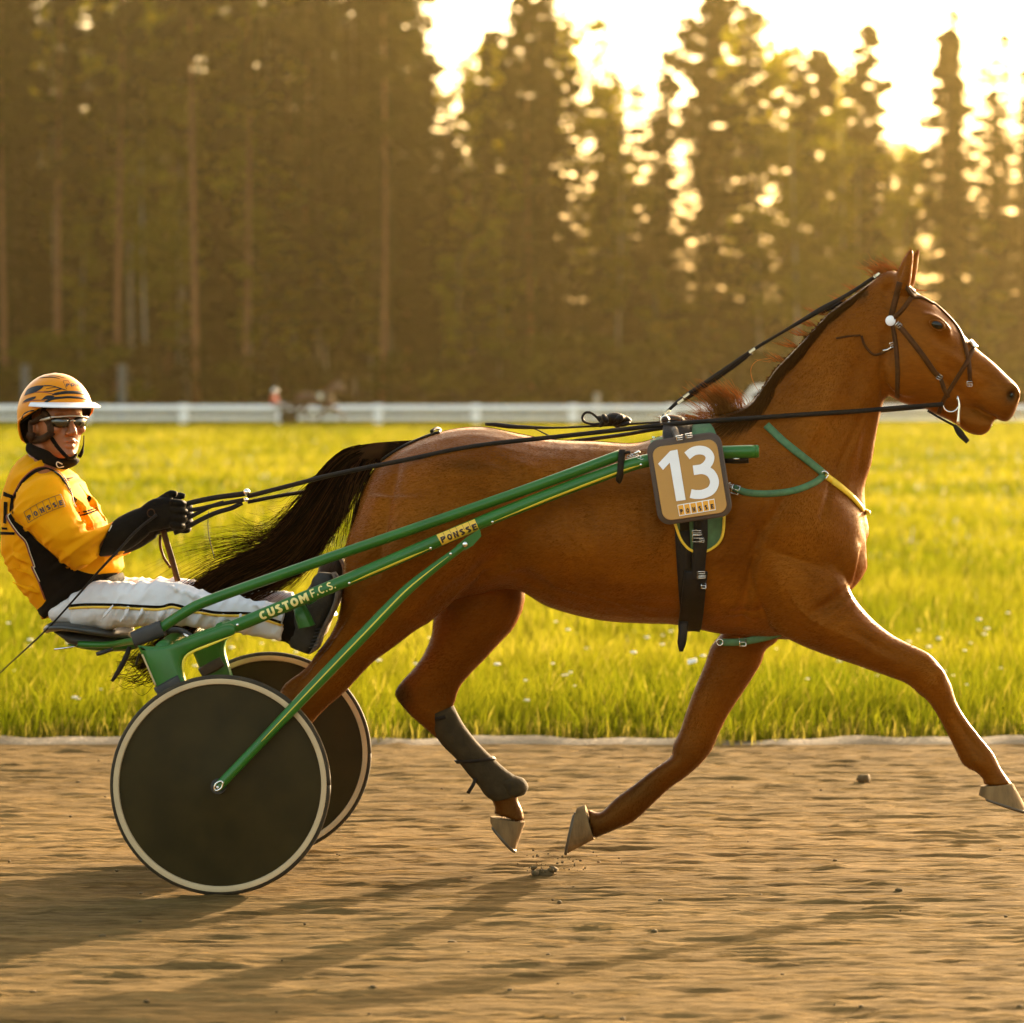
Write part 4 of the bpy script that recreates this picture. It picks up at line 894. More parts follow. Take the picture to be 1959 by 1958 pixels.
for _ in range(170):
    x = R.uniform(1285, 1400); y = np.interp(x, [1285, 1353, 1430], [812, 799, 781]) + 4; L = R.uniform(0.02, 0.07); d = Vector((-0.8, R.gauss(0, 0.2), R.uniform(0.25, 0.7))).normalized()
    p = P(x, y, HY + R.gauss(0, 0.02)); strand(mb, [p, p + d * L * 0.5, p + d * L + Vector((-0.2 * L, 0, -0.15 * L))], 0.001, 0.0004, 4)
for x, y in ((1580, 600), (1560, 622), (1545, 640), (1620, 574), (1525, 662), (1650, 556), (1500, 690)):
    for _ in range(20):
        p = P(x + R.gauss(0, 9), y + 3, HY); d = Vector((-0.8, R.gauss(0, .2), R.uniform(0.1, 0.8))).normalized(); L = R.uniform(0.02, 0.055); strand(mb, [p, p + d * L * .6, p + d * L + Vector((-.01, 0, .004))], 0.001, 0.0003, 4)
p = P(1452, 750, HY - 0.02); strand(mb, [p, P(1440, 728, HY), P(1437, 705, HY), P(1450, 690, HY), P(1476, 686, HY)], 0.0011, 0.0008, 6)
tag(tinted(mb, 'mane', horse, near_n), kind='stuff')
mb = MB()
for _ in range(90):
    x = R.gauss(1696, 14); p = P(x, 528 - (x - 1690) * 0.3, HY + R.gauss(0, .015)); d = Vector((R.gauss(-0.6, 0.3), R.gauss(0, .3), R.uniform(0.4, 0.9))).normalized(); L = R.uniform(0.025, 0.075)
    strand(mb, [p, p + d * L * .6, p + d * L + Vector((-0.02, 0, R.gauss(0, .012)))], 0.001, 0.0003, 4)
for _ in range(12):
    p = P(1745 + R.gauss(0, 4), 552, HY + R.gauss(0, .015)); strand(mb, [p, p + Vector((0.025, 0, -0.008)), p + Vector((0.045, 0, -0.006))], 0.001, 0.0003, 4)
for _ in range(26):                                                 # whiskers on lip and chin
    x, y = R.choice([(1936, 800), (1945, 788), (1918, 811), (1878, 832), (1860, 828), (1800, 798), (1815, 803)]); p = P(x + R.gauss(0, 5), y - 3, HY + R.gauss(0, .02)); d = Vector((R.gauss(0.3, .4), R.gauss(0, .3), -0.8)).normalized(); strand(mb, [p, p + d * .008, p + d * R.uniform(.012, .022)], 0.0006, 0.0003, 3)
tag(tinted(mb, 'forelock', horse), kind='stuff')
# ------------------------------------------------------------------ harness, bridle, number plate, reins
m_green = mat('green webbing', (0.05, 0.125, 0.04), 0.6, var=0.2, scale=60, bump=0.2, bscale=300)
m_yellow = mat('yellow trim', (0.72, 0.46, 0.02), 0.6, var=0.15, scale=40)
m_bitleather = mat('brown bridle leather', (0.06, 0.021, 0.004), 0.6, spec=0.1, var=0.3, scale=40)
m_wht = mat('white enamel', (0.84, 0.85, 0.88), 0.35, var=0.03)

def mirror(mb):
    o = len(mb.v); nf = len(mb.f)
    mb.v += [(x, 2 * HY - y, z) for x, y, z in mb.v[:o]]
    mb.f += [tuple(i + o for i in reversed(f)) for f in mb.f[:nf]]; mb.m += mb.m[:nf]; return mb

def twin(mb, name, m, parent):
    m2 = MB(); m2.v = [(x, 2 * HY - y, z) for x, y, z in mb.v]; m2.f = [tuple(reversed(f)) for f in mb.f]; m2.m = list(mb.m); return m2.build(name, m, parent)

def free(pts, r, n=8, sub=4, flat=None, mb=None):
    mb = mb or MB(); return tube(mb, [P(*q) for q in pts], r, n, sub=sub, flat=flat)

def lying(pts, clear=0.006, sub=6, bvh=None):
    """a line through photo points that rests on the horse wherever it would enter it"""
    out = []
    for x, y, Y in cr(pts, sub):
        h = hit(bvh or HB, x, y); out.append(P(x, y, min(Y, h[0].y - clear) if h else Y))
    return out

def buckle(parent, px, py, w, h, rot=0.0, Y=None, name='buckle', r=0.0022):
    q = hit(HB, px, py); Y = Y or (q[0].y - 0.008 if q else 12.9); c = P(px, py, Y); s = Y / FPX
    a, b = Vector((math.cos(rot), -0.05, math.sin(rot))), Vector((-math.sin(rot), 0, math.cos(rot)))
    cs = [c + a * (i * w * s / 2) + b * (j * h * s / 2) for i, j in ((-1, -1), (1, -1), (1, 1), (-1, 1), (-1, -1))]
    mb = MB(); tube(mb, cs, r, 6); tube(mb, [c - a * (w * s / 2), c + a * (w * s * 0.5)], r * 0.8, 5); return mb.build(name, m_metal, parent)

def ring(parent, px, py, r, Y=None, tr=0.0025, name='ring'):
    q = hit(HB, px, py); Y = Y or (q[0].y - 0.006 if q else 12.9); c = P(px, py, Y)
    mb = MB(); torus(mb, c, (r * Y / FPX, 0, 0), (0, 0, r * Y / FPX), tr, 24, 7); return mb.build(name, m_metal, parent)

def loop_round(top, bottom, n=48, off=1.0):
    """points round the trunk in the plane of two photo points and the depth axis"""
    A, B = P(*top, HY), P(*bottom, HY); c = (A + B) / 2; a = (A - B).normalized(); out = []
    for i in range(n + 1):
        t = 2 * math.pi * i / n; d = Vector((0, -math.cos(t), 0)) + a * math.sin(t)
        loc, nor, *_ = HB.ray_cast(c + d * off, -d)
        e = c + Vector((0, -math.cos(t) * 0.27, 0)) + a * math.sin(t) * (A - B).length / 2 * 1.01
        if loc is None or (loc - c).length > (e - c).length + 0.05: loc = e
        out.append((loc, d.normalized()))
    return out

hs = thing('harness', 'dark harness with green breast strap, girth and saddle pad buckled on the trotting chestnut horse', 'harness', (P(1300, 820, HY)))
mb = MB(); ribbon(mb, loop_round((1300, 815), (1322, 1205)), 0.052, 0.006, 0.002); mb.build('girth', m_strap, hs)
mb = MB(); strap(mb, HB, [(1331, 1092), (1327, 1130), (1324, 1165), (1319, 1201)], 0.080, 0.012, 0.006, 8); mb.build('girth_pad', m_strap, hs)
mb = MB(); strap(mb, HB, [(1340, 985), (1338, 1040), (1335, 1075), (1333, 1110)], 0.048, 0.008, 0.010, 8); mb.build('billet', m_strap, hs)
mb = MB(); free([(1308, 1190, 12.96), (1306, 1215, 12.95), (1304, 1232, 12.95), (1303, 1247, 12.95)], [0.016, 0.015, 0.014, 0.006], 8, 3, (Vector((0, 1, 0)), 0.3), mb); mb.build('strap_end', m_strap, hs)
# saddle pad: green quilt edged in yellow
pad = [(1293, 1006), (1301, 1030), (1314, 1047), (1328, 1056), (1338, 1052), (1348, 1055), (1362, 1050), (1377, 1038), (1385, 1018), (1387, 990), (1380, 900), (1366, 822), (1330, 812), (1270, 824), (1246, 842), (1254, 880), (1282, 965)]
mb = MB(); patch(mb, HB, pad, 0.007, 6.0); pd = mb.build('saddle_pad', m_green, hs)
mb = MB(); strap(mb, HB, [(1290, 1000), (1301, 1030), (1314, 1047), (1328, 1056)], 0.009, 0.004, 0.009); strap(mb, HB, [(1346, 1056), (1362, 1050), (1377, 1038), (1385, 1018), (1387, 985)], 0.009, 0.004, 0.009); mb.build('trim', m_yellow, pd)
# saddle over the back
mb = MB(); lp = [q for q in loop_round((1298, 815), (1316, 1205), 64)]; top = [q for q in lp if q[0].z > P(0, 900, HY).z]; top.sort(key=lambda q: q[0].y)
ribbon(mb, top, [0.06, 0.10, 0.11, 0.10, 0.06], 0.022, 0.006); sd = mb.build('saddle', m_strap, hs)
mb = MB(); b0 = P(1286, 806, HY); ball(mb, b0, (0.045, 0, 0), (0, 0.05, 0), (0, 0, 0.022), 14, 8); mb.build('saddle_seat', m_strap, hs)
for s in (-1, 1):
    mb = MB(); torus(mb, P(1272, 806, HY + s * 0.07), (0.014, 0, 0), (0, 0, 0.017), 0.003, 18, 6); mb.build('terret_ring', m_metal, hs)
mb = MB(); c = P(1268, 797, HY); torus(mb, c, (0.006, 0, 0.012), (0.010, 0, -0.004), 0.003, 14, 6, t0=0, t1=4.6); tube(mb, [c, P(1280, 806, HY)], 0.004, 6); mb.build('overcheck_hook', m_metal, hs)
mb = MB(); patch(mb, HB, [(1246, 842), (1262, 822), (1268, 828), (1253, 846)], 0.012, 4, smooth=False); mb.build('pad_corner', mat('teal binding', (0.10, 0.34, 0.24), 0.6), pd)
# breast collar
mb = MB(); strap(mb, HB, [(1466, 814), (1500, 846), (1545, 882), (1576, 907)], 0.026, 0.004, 0.003); twin(mb, 'neck_strap', m_green, hs); mb.build('neck_strap', m_green, hs)
mb = MB(); strap(mb, HB, [(1578, 910), (1600, 926), (1630, 952), (1650, 975)], [0.022, 0.022, 0.02, 0.02], 0.004, 0.003); mirror(mb)
a = hits(HB, [(1648, 972), (1650, 975)], 2)[-1][0]; tube(mb, [a + Vector((0, 0, 0)), a + Vector((0.018, 0.08, -0.01)), Vector((a.x + 0.026, HY, a.z - 0.012)), Vector((a.x + 0.018, 2 * HY - a.y - 0.08, a.z - 0.01)), Vector((a.x, 2 * HY - a.y, a.z))], 0.007, 8, sub=4, flat=(Vector((1, 0, 0)), 0.4)); mb.build('breast_strap', m_yellow, hs)
mb = MB(); strap(mb, HB, [(1576, 910), (1558, 924), (1520, 939), (1470, 945), (1430, 943), (1404, 934)], 0.023, 0.004, 0.003); twin(mb, 'side_strap', m_green, hs); mb.build('side_strap', m_green, hs)
ring(hs, 1577, 909, 7, tr=0.003); buckle(hs, 1407, 937, 14, 17, -0.3); buckle(hs, 1395, 929, 9, 8, 0.4, r=0.0016)
mb = MB(); free([(1376, 1229, 13.10), (1410, 1229, 13.10), (1450, 1223, 13.10), (1490, 1212, 13.08), (1530, 1190, 13.02)], 0.0125, 8, 4, (Vector((0, 1, 0)), 0.25), mb); mb.build('belly_strap', m_green, hs)
buckle(hs, 1421, 1229, 12, 15, 0.05, 13.084); ring(hs, 1377, 1229, 6, 13.085)
for x, y, w, h in ((1334, 1030, 18, 14), (1333, 1020, 17, 9), (1343, 1034, 8, 8), (1342, 1098, 14, 8), (1342, 1104, 16, 5), (1346, 1121, 9, 10)): buckle(hs, x, y, w, h, r=0.0018, Y=(hit(HB, x, y)[0].y - 0.022))
# back strap and crupper
mb = MB(); strap(mb, HB, [(733, 882), (752, 864), (790, 843), (822, 830), (836, 826)], 0.024, 0.005, 0.003, 8); mb.build('crupper_strap', m_strap, hs)
mb = MB(); q = lying([(825, 826, 13.12), (834, 820, 13.15), (842, 823, 13.18), (838, 829, 13.1)], 0.006, 4); tube(mb, q, 0.006, 7); mb.build('crupper_loop', m_strap, hs)
bk = []
for x in np.linspace(842, 1262, 40):
    loc, nor, *_ = HB.ray_cast(P(x, 700, HY + 0.035), Vector((0, 0, -1)))
    if loc: bk.append((loc, nor))
mb = MB(); ribbon(mb, bk, 0.024, 0.003, 0.001); mb.build('back_strap', m_strap, hs)
mb = MB(); free([(928, 812, 13.16), (950, 813, 13.16), (985, 817, 13.15), (1060, 819, 13.15), (1130, 816, 13.15), (1200, 812, 13.15), (1262, 808, 13.14)], [0.005, 0.008, 0.008, 0.004, 0.004, 0.004, 0.004], 7, 4, None, mb)
free([(1018, 819, 13.15), (1032, 825, 13.15), (1050, 834, 13.13)], 0.0025, 5, 3, None, mb); mb.build('cord', m_strap, hs)
mb = MB()
for k in range(16):
    x, y = R.uniform(1152, 1200), R.uniform(797, 813); c = P(x, y, HY + R.uniform(-0.03, 0.03)); ball(mb, c, (R.uniform(.012, .024), 0, R.uniform(-.01, .01)), (0, R.uniform(.01, .02), 0), (R.uniform(-.005, .005), 0, R.uniform(.008, .015)), 9, 6)
ball(mb, P(1178, 801, HY), (0.035, 0, -0.004), (0, 0.025, 0), (0.004, 0, 0.020), 12, 8)
free([(1150, 808, 13.14), (1140, 797, 13.14), (1130, 790, 13.14), (1120, 790, 13.14), (1114, 799, 13.14), (1119, 808, 13.14), (1135, 812, 13.14), (1155, 810, 13.14)], 0.0045, 7, 4, None, mb); mb.build('rein_bundle', m_strap, hs)

# bridle
br = thing('bridle', 'dark leather bridle with white round rosette on the head of the chestnut horse', 'bridle', P(1703, 614, HY - 0.09))
def bstrap(name, pts, w, sub=6, both=True):
    mb = MB(); strap(mb, HB, pts, w, 0.004, 0.002, sub); 
    if both: twin(mb, name, m_bitleather, br)
    return mb.build(name, m_bitleather, br)
bstrap('crown_strap', [(1722, 540), (1713, 575), (1704, 612)], 0.020); bstrap('brow_band', [(1753, 556), (1738, 577), (1722, 598), (1706, 612)], 0.015)
bstrap('cheek_strap', [(1716, 620), (1738, 645), (1765, 680), (1786, 710), (1798, 722)], 0.019); bstrap('bit_strap', [(1798, 722), (1806, 745), (1814, 760)], 0.014)
bstrap('throat_strap', [(1709, 624), (1714, 660), (1717, 705), (1717, 760)], 0.015); bstrap('nose_band', [(1863, 664), (1850, 692), (1828, 728), (1806, 764), (1796, 790)], 0.014)
bstrap('rear_strap', [(1600, 648), (1622, 644), (1646, 642)], 0.006); bstrap('rear_strap', [(1648, 643), (1655, 662), (1672, 679), (1692, 673), (1709, 665)], 0.008)
mb = MB(); strap(mb, HB, [(1688, 673), (1698, 670), (1708, 666)], 0.006, 0.004, 0.008); mb.build('ear_cord_toggle', m_metal, br)
q = hit(HB, 1703, 614); mb = MB(); n = q[1]; u = n.cross(Vector((0, 0, 1))).normalized(); v = u.cross(n)
rr = 9.8 * 13.06 / FPX; loft3(mb, [(q[0] + n * 0.004, u * rr, v * rr), (q[0] + n * 0.010, u * rr, v * rr), (q[0] + n * 0.013, u * rr * .6, v * rr * .6), (q[0] + n * 0.014, u * rr * .1, v * rr * .1)], 24, 2); mb.build('rosette', m_wht, br, auto=35)
ring(br, 1819, 773, 15.5, tr=0.0032, name='bit_ring'); 
mb = MB(); Yb = 13.06; tube(mb, [P(1832, 758, Yb), P(1835, 775, Yb), P(1834, 795, Yb), P(1833, 812, Yb)], [0.002, 0.004, 0.005, 0.006], 8, sub=3); mb.build('bit_lever', m_metal, br)
mb = MB(); torus(mb, P(1819, 773, 2 * HY - 13.06), (0.027, 0, 0), (0, 0, 0.027), 0.0032, 24, 7); mb.build('bit_ring', m_metal, br)
mb = MB(); free([(1775, 786, 13.08), (1800, 801, 13.07), (1826, 815, 13.08), (1834, 822, 13.12)], 0.004, 6, 3, None, mb); free([(1826, 814, 13.07), (1836, 828, 13.07), (1844, 838, 13.07), (1852, 846, 13.07)], [0.006, 0.012, 0.010, 0.008], 8, 3, (Vector((0, 1, 0)), 0.35), mb); mb.build('chin_strap', m_strap, br)
for x, y, r0 in ((1719, 622, .8), (1797, 722, -.5), (1855, 735, 0), (1708, 660, .3)): buckle(br, x, y, 10, 9, r0, r=0.0016)
# overcheck: saddle hook, over the poll between the ears, down the face to the bit
mb = MB()
free([(1268, 797, 13.15), (1290, 775, 13.15), (1311, 759, 13.15), (1346, 735, 13.15), (1400, 698, 13.15), (1441, 669, 13.15), (1505, 631, 13.14), (1568, 594, 13.13), (1608, 572, 13.13), (1645, 549, 13.14), (1680, 525, 13.14)], [.005, .006, .008, .008, .0075, .006, .0055, .009, .007, .006, .006], 8, 4, (Vector((0, 1, 0)), 0.5), mb)
free([(1312, 764, 13.17), (1352, 738, 13.17), (1400, 705, 13.17), (1438, 676, 13.17)], 0.006, 7, 3, None, mb)
free([(1568, 600, 13.16), (1590, 590, 13.16), (1612, 578, 13.16)], 0.006, 7, 3, None, mb); mb.build('overcheck_rein', m_strap, br)
mb = MB()
for x, y in ((1276, 789), (1302, 768), (1313, 757), (1439, 671), (1612, 570), (1677, 527)):
    c = P(x, y, 13.14); box(mb, c, 0.024, 0.02, 0.008, rot=Matrix.Rotation(-0.65, 3, 'Y'))
mb.build('overcheck_buckle', m_metal, br, smooth=False)
bstrap('face_strap', [(1753, 557), (1775, 573), (1800, 593), (1825, 619), (1838, 640), (1847, 668), (1853, 695), (1856, 730)], 0.014, 6)
mb = MB(); strap(mb, HB, [(1852, 655), (1858, 661), (1864, 668)], 0.016, 0.008, 0.006); mb.build('face_buckle', m_metal, br)

# number plate
Yp = 12.755
np_ = thing('number_plate', 'tan number plate with white 13 hanging in front of the shaft on the horse side', 'number plate', P(1319, 918, Yp))
O, U, V = np.array((1246., 857.)), np.array((124., -18.)), np.array((23., 141.))
def pl(s, t, Y=Yp): q = O + U * s + V * t; return P(q[0], q[1], Y)
def rrect(m0, m1, rad, n=8):
    out = []
    for cx, cy, a0 in ((m1 - rad, m0 + rad * .88, -90), (m1 - rad, m1 - rad * .88, 0), (m0 + rad, m1 - rad * .88, 90), (m0 + rad, m0 + rad * .88, 180)):
        for k in range(n + 1):
            a = math.radians(a0 + 90 * k / n); out.append((cx + rad * math.cos(a), cy + rad * .88 * math.sin(a)))
    return out
def slab(outline, Y0, Y1, inset=0.0):
    mb = MB(); n = len(outline); c = np.mean(outline, 0)
    ins = [((s - c[0]) * (1 - inset) + c[0], (t - c[1]) * (1 - inset) + c[1]) for s, t in outline]
    mb.add([pl(*q, Y0) for q in ins] + [pl(*q, Y0 + 0.004) for q in outline] + [pl(*q, Y1) for q in outline], [tuple(range(n))] + [(i, (i + 1) % n, (i + 1) % n + n, i + n) for i in range(n)] + [(i + n, (i + 1) % n + n, (i + 1) % n + 2 * n, i + 2 * n) for i in range(n)] + [tuple(range(3 * n - 1, 2 * n - 1, -1))]); return mb
slab([(s, t - 0.02) for s, t in rrect(-0.075, 1.075, 0.19)], Yp + 0.004, Yp + 0.026, 0.03).build('backing', mat('brown plate backing', (0.055, 0.032, 0.02), 0.6, var=0.2), np_, auto=40)
slab(rrect(0.0, 1.0, 0.14), Yp - 0.001, Yp + 0.008, 0.012).build('panel', mat('tan plate panel', (0.44, 0.225, 0.05), 0.35, var=0.05, coat=0.3), np_, auto=40)
def c1(x, y): return (1080 + x / 3.116, 700 + y / 3.116)
mb = MB(); one = [c1(*q) for q in ((557, 585), (630, 508), (673, 500), (722, 800), (666, 808), (627, 578), (587, 622))]
mb.add([P(*q, Yp - 0.0035) for q in one], [tuple(range(7))]); mb.build('digit', m_wht, np_, smooth=False)
path = [c1(*q) for q in ((730, 538), (765, 512), (805, 503), (845, 513), (867, 545), (855, 583), (820, 612), (768, 621))]
path2 = [c1(*q) for q in ((768, 626), (825, 620), (872, 642), (894, 692), (876, 740), (830, 764), (785, 768), (752, 762))]
mb = MB()
for k_, pth in enumerate((path, path2)):
    k = cr(pth, 6); vs = []
    for i in range(len(k)):
        d = k[min(i + 1, len(k) - 1)] - k[max(i - 1, 0)]; n = np.array([-d[1], d[0]]) / np.hypot(*d); w = 8.6 if k_ else 8.4
        vs += [P(*(k[i] + n * w), Yp - 0.0035 - 0.0002 * k_), P(*(k[i] - n * w), Yp - 0.0035 - 0.0002 * k_)]
    mb.add(vs, [(2 * i, 2 * i + 1, 2 * i + 3, 2 * i + 2) for i in range(len(k) - 1)])
mb.build('digit', m_wht, np_, smooth=False)
m_orange = mat('orange label', (0.80, 0.36, 0.02), 0.45, var=0.04); m_ink = mat('dark lettering', (0.03, 0.012, 0.008), 0.6)
LA, LB, LC, LD = [np.array(c1(*q)) for q in ((672, 830), (893, 793), (902, 860), (684, 897))]
def lb(s, t): q = (LA * (1 - s) + LB * s) * (1 - t) + (LD * (1 - s) + LC * s) * t; return q
mb = MB(); mb.add([P(*lb(*q), Yp - 0.0025) for q in ((0, 0), (1, 0), (1, 1), (0, 1))], [(0, 1, 2, 3)]); lg = mb.build('sponsor_label', m_wht, np_, smooth=False)
mb = MB()
for k in range(6): mb.add([P(*lb(*q), Yp - 0.0035) for q in ((k / 6 + .014, .07), ((k + 1) / 6 - .014, .07), ((k + 1) / 6 - .014, .93), (k / 6 + .014, .93))], [(0, 1, 2, 3)])
mb.build('label_cells', m_orange, lg, smooth=False)
def flat_letters(mb, s, fn, s0, s1, t0, t1, Y, bold=0.24):
    v, f, w = text_shape(s, bold); mb.add([P(*fn(s0 + (s1 - s0) * a / w, t1 + (t0 - t1) * b), Y) for a, b in v], f); return mb
mb = MB()
for k, ch in enumerate('PONSSE'): flat_letters(mb, ch, lb, k / 6 + .045, (k + 1) / 6 - .045, .42, .84, Yp - 0.0045, 0.26)
mb.build('lettering', m_ink, lg, smooth=False)
mb = MB(); free([(1290, 822, 12.98), (1296, 838, 12.90), (1300, 850, Yp + .03)], 0.012, 8, 3, None, mb); mb.build('hanger', m_strap, np_)
for x, y in ((1300, 838), (1318, 834)): buckle(np_, x, y, 12, 8, 0.15, Yp + 0.0)

# reins: hands to bit
rn = thing('driving_reins', 'long dark driving reins running from the driver gloves to the bit of the horse', 'reins', P(474, 947, 13.1))
mb = MB(); tube(mb, lying([(474, 950, 13.10), (560, 928, 13.06), (640, 908, 13.0), (777, 880, 12.96), (913, 853, 12.98), (1084, 834, 13.02), (1200, 821, 13.06), (1262, 814, 13.08), (1330, 808, 13.04), (1401, 803, 13.02), (1545, 793, 13.04), (1640, 787, 13.05), (1700, 782, 13.05), (1777, 776, 13.055), (1804, 774, 13.056)], 0.008, 5), 0.0078, 8, flat=(Vector((0, 1, 0)), 0.45)); mb.build('near_rein', m_strap, rn)
mb = MB(); free([(474, 961, 13.16), (540, 948, 13.2), (600, 938, 13.26), (800, 898, 13.42), (960, 862, 13.44), (1134, 840, 13.36), (1200, 831, 13.28), (1258, 821, 13.23), (1330, 812, 13.26), (1410, 806, 13.30), (1545, 797, 13.27), (1700, 785, 13.25), (1804, 776, 13.24)], 0.0065, 8, 4, (Vector((0, 1, 0)), 0.45), mb); mb.build('far_rein', m_strap, rn)
mb = MB(); 
def zz(x, y): return (240 + x / 6.9, 900 + y / 6.9)
for pts, r in (([(740, 470), (900, 420), (1200, 360), (1500, 320), (1600, 300)], .009), ([(770, 520), (900, 520), (1150, 470), (1400, 420), (1560, 390)], .007), ([(700, 690), (850, 620), (1100, 490), (1300, 420)], .007), ([(640, 830), (760, 780), (1000, 650), (1200, 560), (1400, 500), (1540, 430)], .008)):
    free([(*zz(*q), 13.1 + .03 * i / 5) for i, q in enumerate(pts)], r, 8, 4, (Vector((0, 1, 0)), 0.5), mb)
mb.build('hand_loops', m_strap, rn)
mb = MB(); ball(mb, P(*zz(1600, 290), 13.1), (.011, 0, 0), (0, .01, 0), (0, 0, .012), 10, 8); ball(mb, P(*zz(1590, 390), 13.12), (.007, 0, 0), (0, .007, 0), (0, 0, .007), 10, 8); mb.build('rein_buckle', m_metal, rn)
mb = MB(); free([(*zz(500, 800), 13.08), (*zz(560, 1000), 13.07), (*zz(620, 1200), 13.06), (*zz(690, 1460), 13.04)], 0.010, 8, 4, (Vector((0, 1, 0)), 0.35), mb); free([(*zz(460, 850), 13.1), (*zz(460, 1000), 13.1), (*zz(510, 1160), 13.1), (*zz(590, 1280), 13.08)], 0.005, 7, 4, None, mb); mb.build('rein_end', m_bitleather, rn)
mb = MB(); free([(*zz(1095, 540), 13.1), (*zz(1090, 760), 13.1), (*zz(1120, 960), 13.1), (*zz(1180, 1180), 13.1)], 0.0014, 5, 4, None, mb); mb.build('cord', m_strap, rn)

# boot on the far hind leg
m_boot = mat('grey rubber boot', (0.034, 0.024, 0.011), 0.85, spec=0.1, var=0.25, scale=25, bump=0.25, bscale=60)
mb = MB(); loft(mb, [(868, 1350, 824, 1368, .046), (886, 1384, 828, 1398, .047), (911, 1417, 846, 1426, .045), (939, 1446, 871, 1451, .044), (968, 1472, 896, 1482, .045), (992, 1489, 914, 1502, .049), (1003, 1504, 928, 1522, .051), (1000, 1520, 944, 1533, .047)], 13.28, 18, 4, 2.3); bt = mb.build('leg_boot', m_boot, horse)
mb = MB(); loft(mb, [(985, 1484, 950, 1500, .040), (1002, 1490, 958, 1512, .050), (1011, 1506, 966, 1524, .050), (1004, 1520, 976, 1526, .040)], 13.272, 16, 3); mb.build('fetlock_cup', m_boot, bt)
mb = MB(); free([(910, 1490, 13.24), (905, 1502, 13.23), (895, 1518, 13.23)], 0.006, 6, 3, (Vector((0, 1, 0)), .4), mb)
mb.build('strap_end', m_strap, bt)
mb = MB(); loft(mb, [(868, 1362, 824, 1374, .049), (872, 1369, 825, 1381, .049)], 13.28, 18, 1); loft(mb, [(945, 1447, 868, 1455, .047), (950, 1453, 873, 1461, .047)], 13.28, 18, 1); mb.build('boot_strap', m_strap, bt)
# ------------------------------------------------------------------ the sulky
m_gp = mat('green enamel', (0.016, 0.105, 0.008), 0.38, var=0.15, scale=10, spec=0.35, coat=0.12)
m_ystripe = mat('yellow pinstripe', (0.66, 0.52, 0.03), 0.4, var=0.1)
m_tyre = mat('tyre rubber', (0.035, 0.026, 0.014), 0.75, spec=0.2, var=0.25, scale=30, bump=0.2, bscale=90)
m_cream = mat('cream tyre wall', (0.48, 0.35, 0.19), 0.6, var=0.10, scale=12)
m_disc = mat('dark wheel cover', (0.021, 0.014, 0.0025), 0.55, spec=0.12, scale=9, bump=0.03, bscale=40, col2=(0.034, 0.023, 0.005))
m_rub = mat('black rubber', (0.022, 0.020, 0.018), 0.6, var=0.3, scale=30)
m_seat = mat('black seat leather', (0.030, 0.032, 0.030), 0.42, var=0.3, scale=20, bump=0.15, bscale=120)
su = thing('sulky', 'green two wheeled racing sulky with yellow pinstripes and dark disc wheels behind the horse', 'sulky', P(421, 1715, HY))
def mir(p): return Vector((p.x, 2 * HY - p.y, p.z))
def both(name, fn, mats, **kw):
    """the near piece, then its twin on the far side"""
    mb = fn(); o = mb.build(name, mats, su, **kw); m2 = MB(); m2.v = [(x, 2 * HY - y, z) for x, y, z in mb.v]; m2.f = [tuple(reversed(f)) for f in mb.f]; m2.m = list(mb.m); o2 = m2.build(name, mats, su, **kw); return o, o2
# wheels
WC = P(421.7, 1502.3, 12.6); WR = WC.z - 0.002
for s in (-1, 1):
    c = WC.copy(); c.y = HY + s * (HY - 12.6); out = Vector((0, s, 0))
    w = MB(); torus(w, c, (WR - .012, 0, 0), (0, 0, WR - .012), 0.012, 96, 10); wo = w.build('wheel', m_tyre, su)
    def disc(profile, n=96):
        mb = MB(); vs = []
        for r, d in profile: vs += [c + out * d + Vector((r * math.cos(2 * math.pi * i / n), 0, r * math.sin(2 * math.pi * i / n))) for i in range(n)]
        mb.add(vs, rings_faces(len(profile), n, False, False)); return mb
    disc([(WR - .010, 0.002), (WR - .013, 0.0135), (WR - .020, 0.0145), (WR - .029, 0.013), (WR - .031, 0.006), (WR - .031, -0.006), (WR - .029, -0.013), (WR - .020, -0.0145), (WR - .013, -.0135), (WR - .010, -.002)]).build('tyre_wall', m_cream, wo, auto=40)
    disc([(WR - .030, .005), (0.20, .016), (0.06, .030), (0.030, .033), (0.0005, .033)]).build('disc', m_disc, wo, auto=60)
    disc([(WR - .030, -.005), (0.20, -.016), (0.06, -.030), (0.0005, -.033)]).build('disc', m_disc, wo, auto=60)
    mb = MB(); tube(mb, [c + out * .03, c + out * .05], [0.026, 0.024], 24); tube(mb, [c + out * .05, c + out * .075], [0.012, 0.010], 16); mb.build('hub', m_rub, wo, auto=40)
mb = MB(); tube(mb, [Vector((WC.x, 12.62, WC.z)), Vector((WC.x, 13.68, WC.z))], 0.012, 12); mb.build('axle', m_metal, su)
# shafts
SH = [(338, 1240, 12.72), (385, 1221, 12.72), (453, 1197, 12.725), (580, 1145, 12.74), (667, 1109, 12.75), (824, 1041, 12.765), (937, 993, 12.78), (1060, 944, 12.79), (1183, 898, 12.80), (1232, 883, 12.805), (1300, 871, 12.815), (1378, 866, 12.82), (1447, 864, 12.82)]
def fshaft(): return free(SH, 0.0215, 16, 6)
s1, s2 = both('shaft', fshaft, m_gp); SB = bvh_of(s1.data)
mb = MB(); tube(mb, [P(1447, 864, 12.82), P(1452, 864, 12.82)], [0.0222, 0.019], 16); mb.build('shaft_tip', m_gp, s1)
for name, k in (('stripe', [(668, 1116), (745, 1083), (823, 1049.5)]), ('stripe', [(942, 999), (1060, 951), (1183, 904), (1225, 890)])):
    mb = MB(); strap(mb, SB, k, [.001, .0075, .0085, .0075, .001], 0.0006, 0.0008, 10); mb.build(name, m_ystripe, s1)
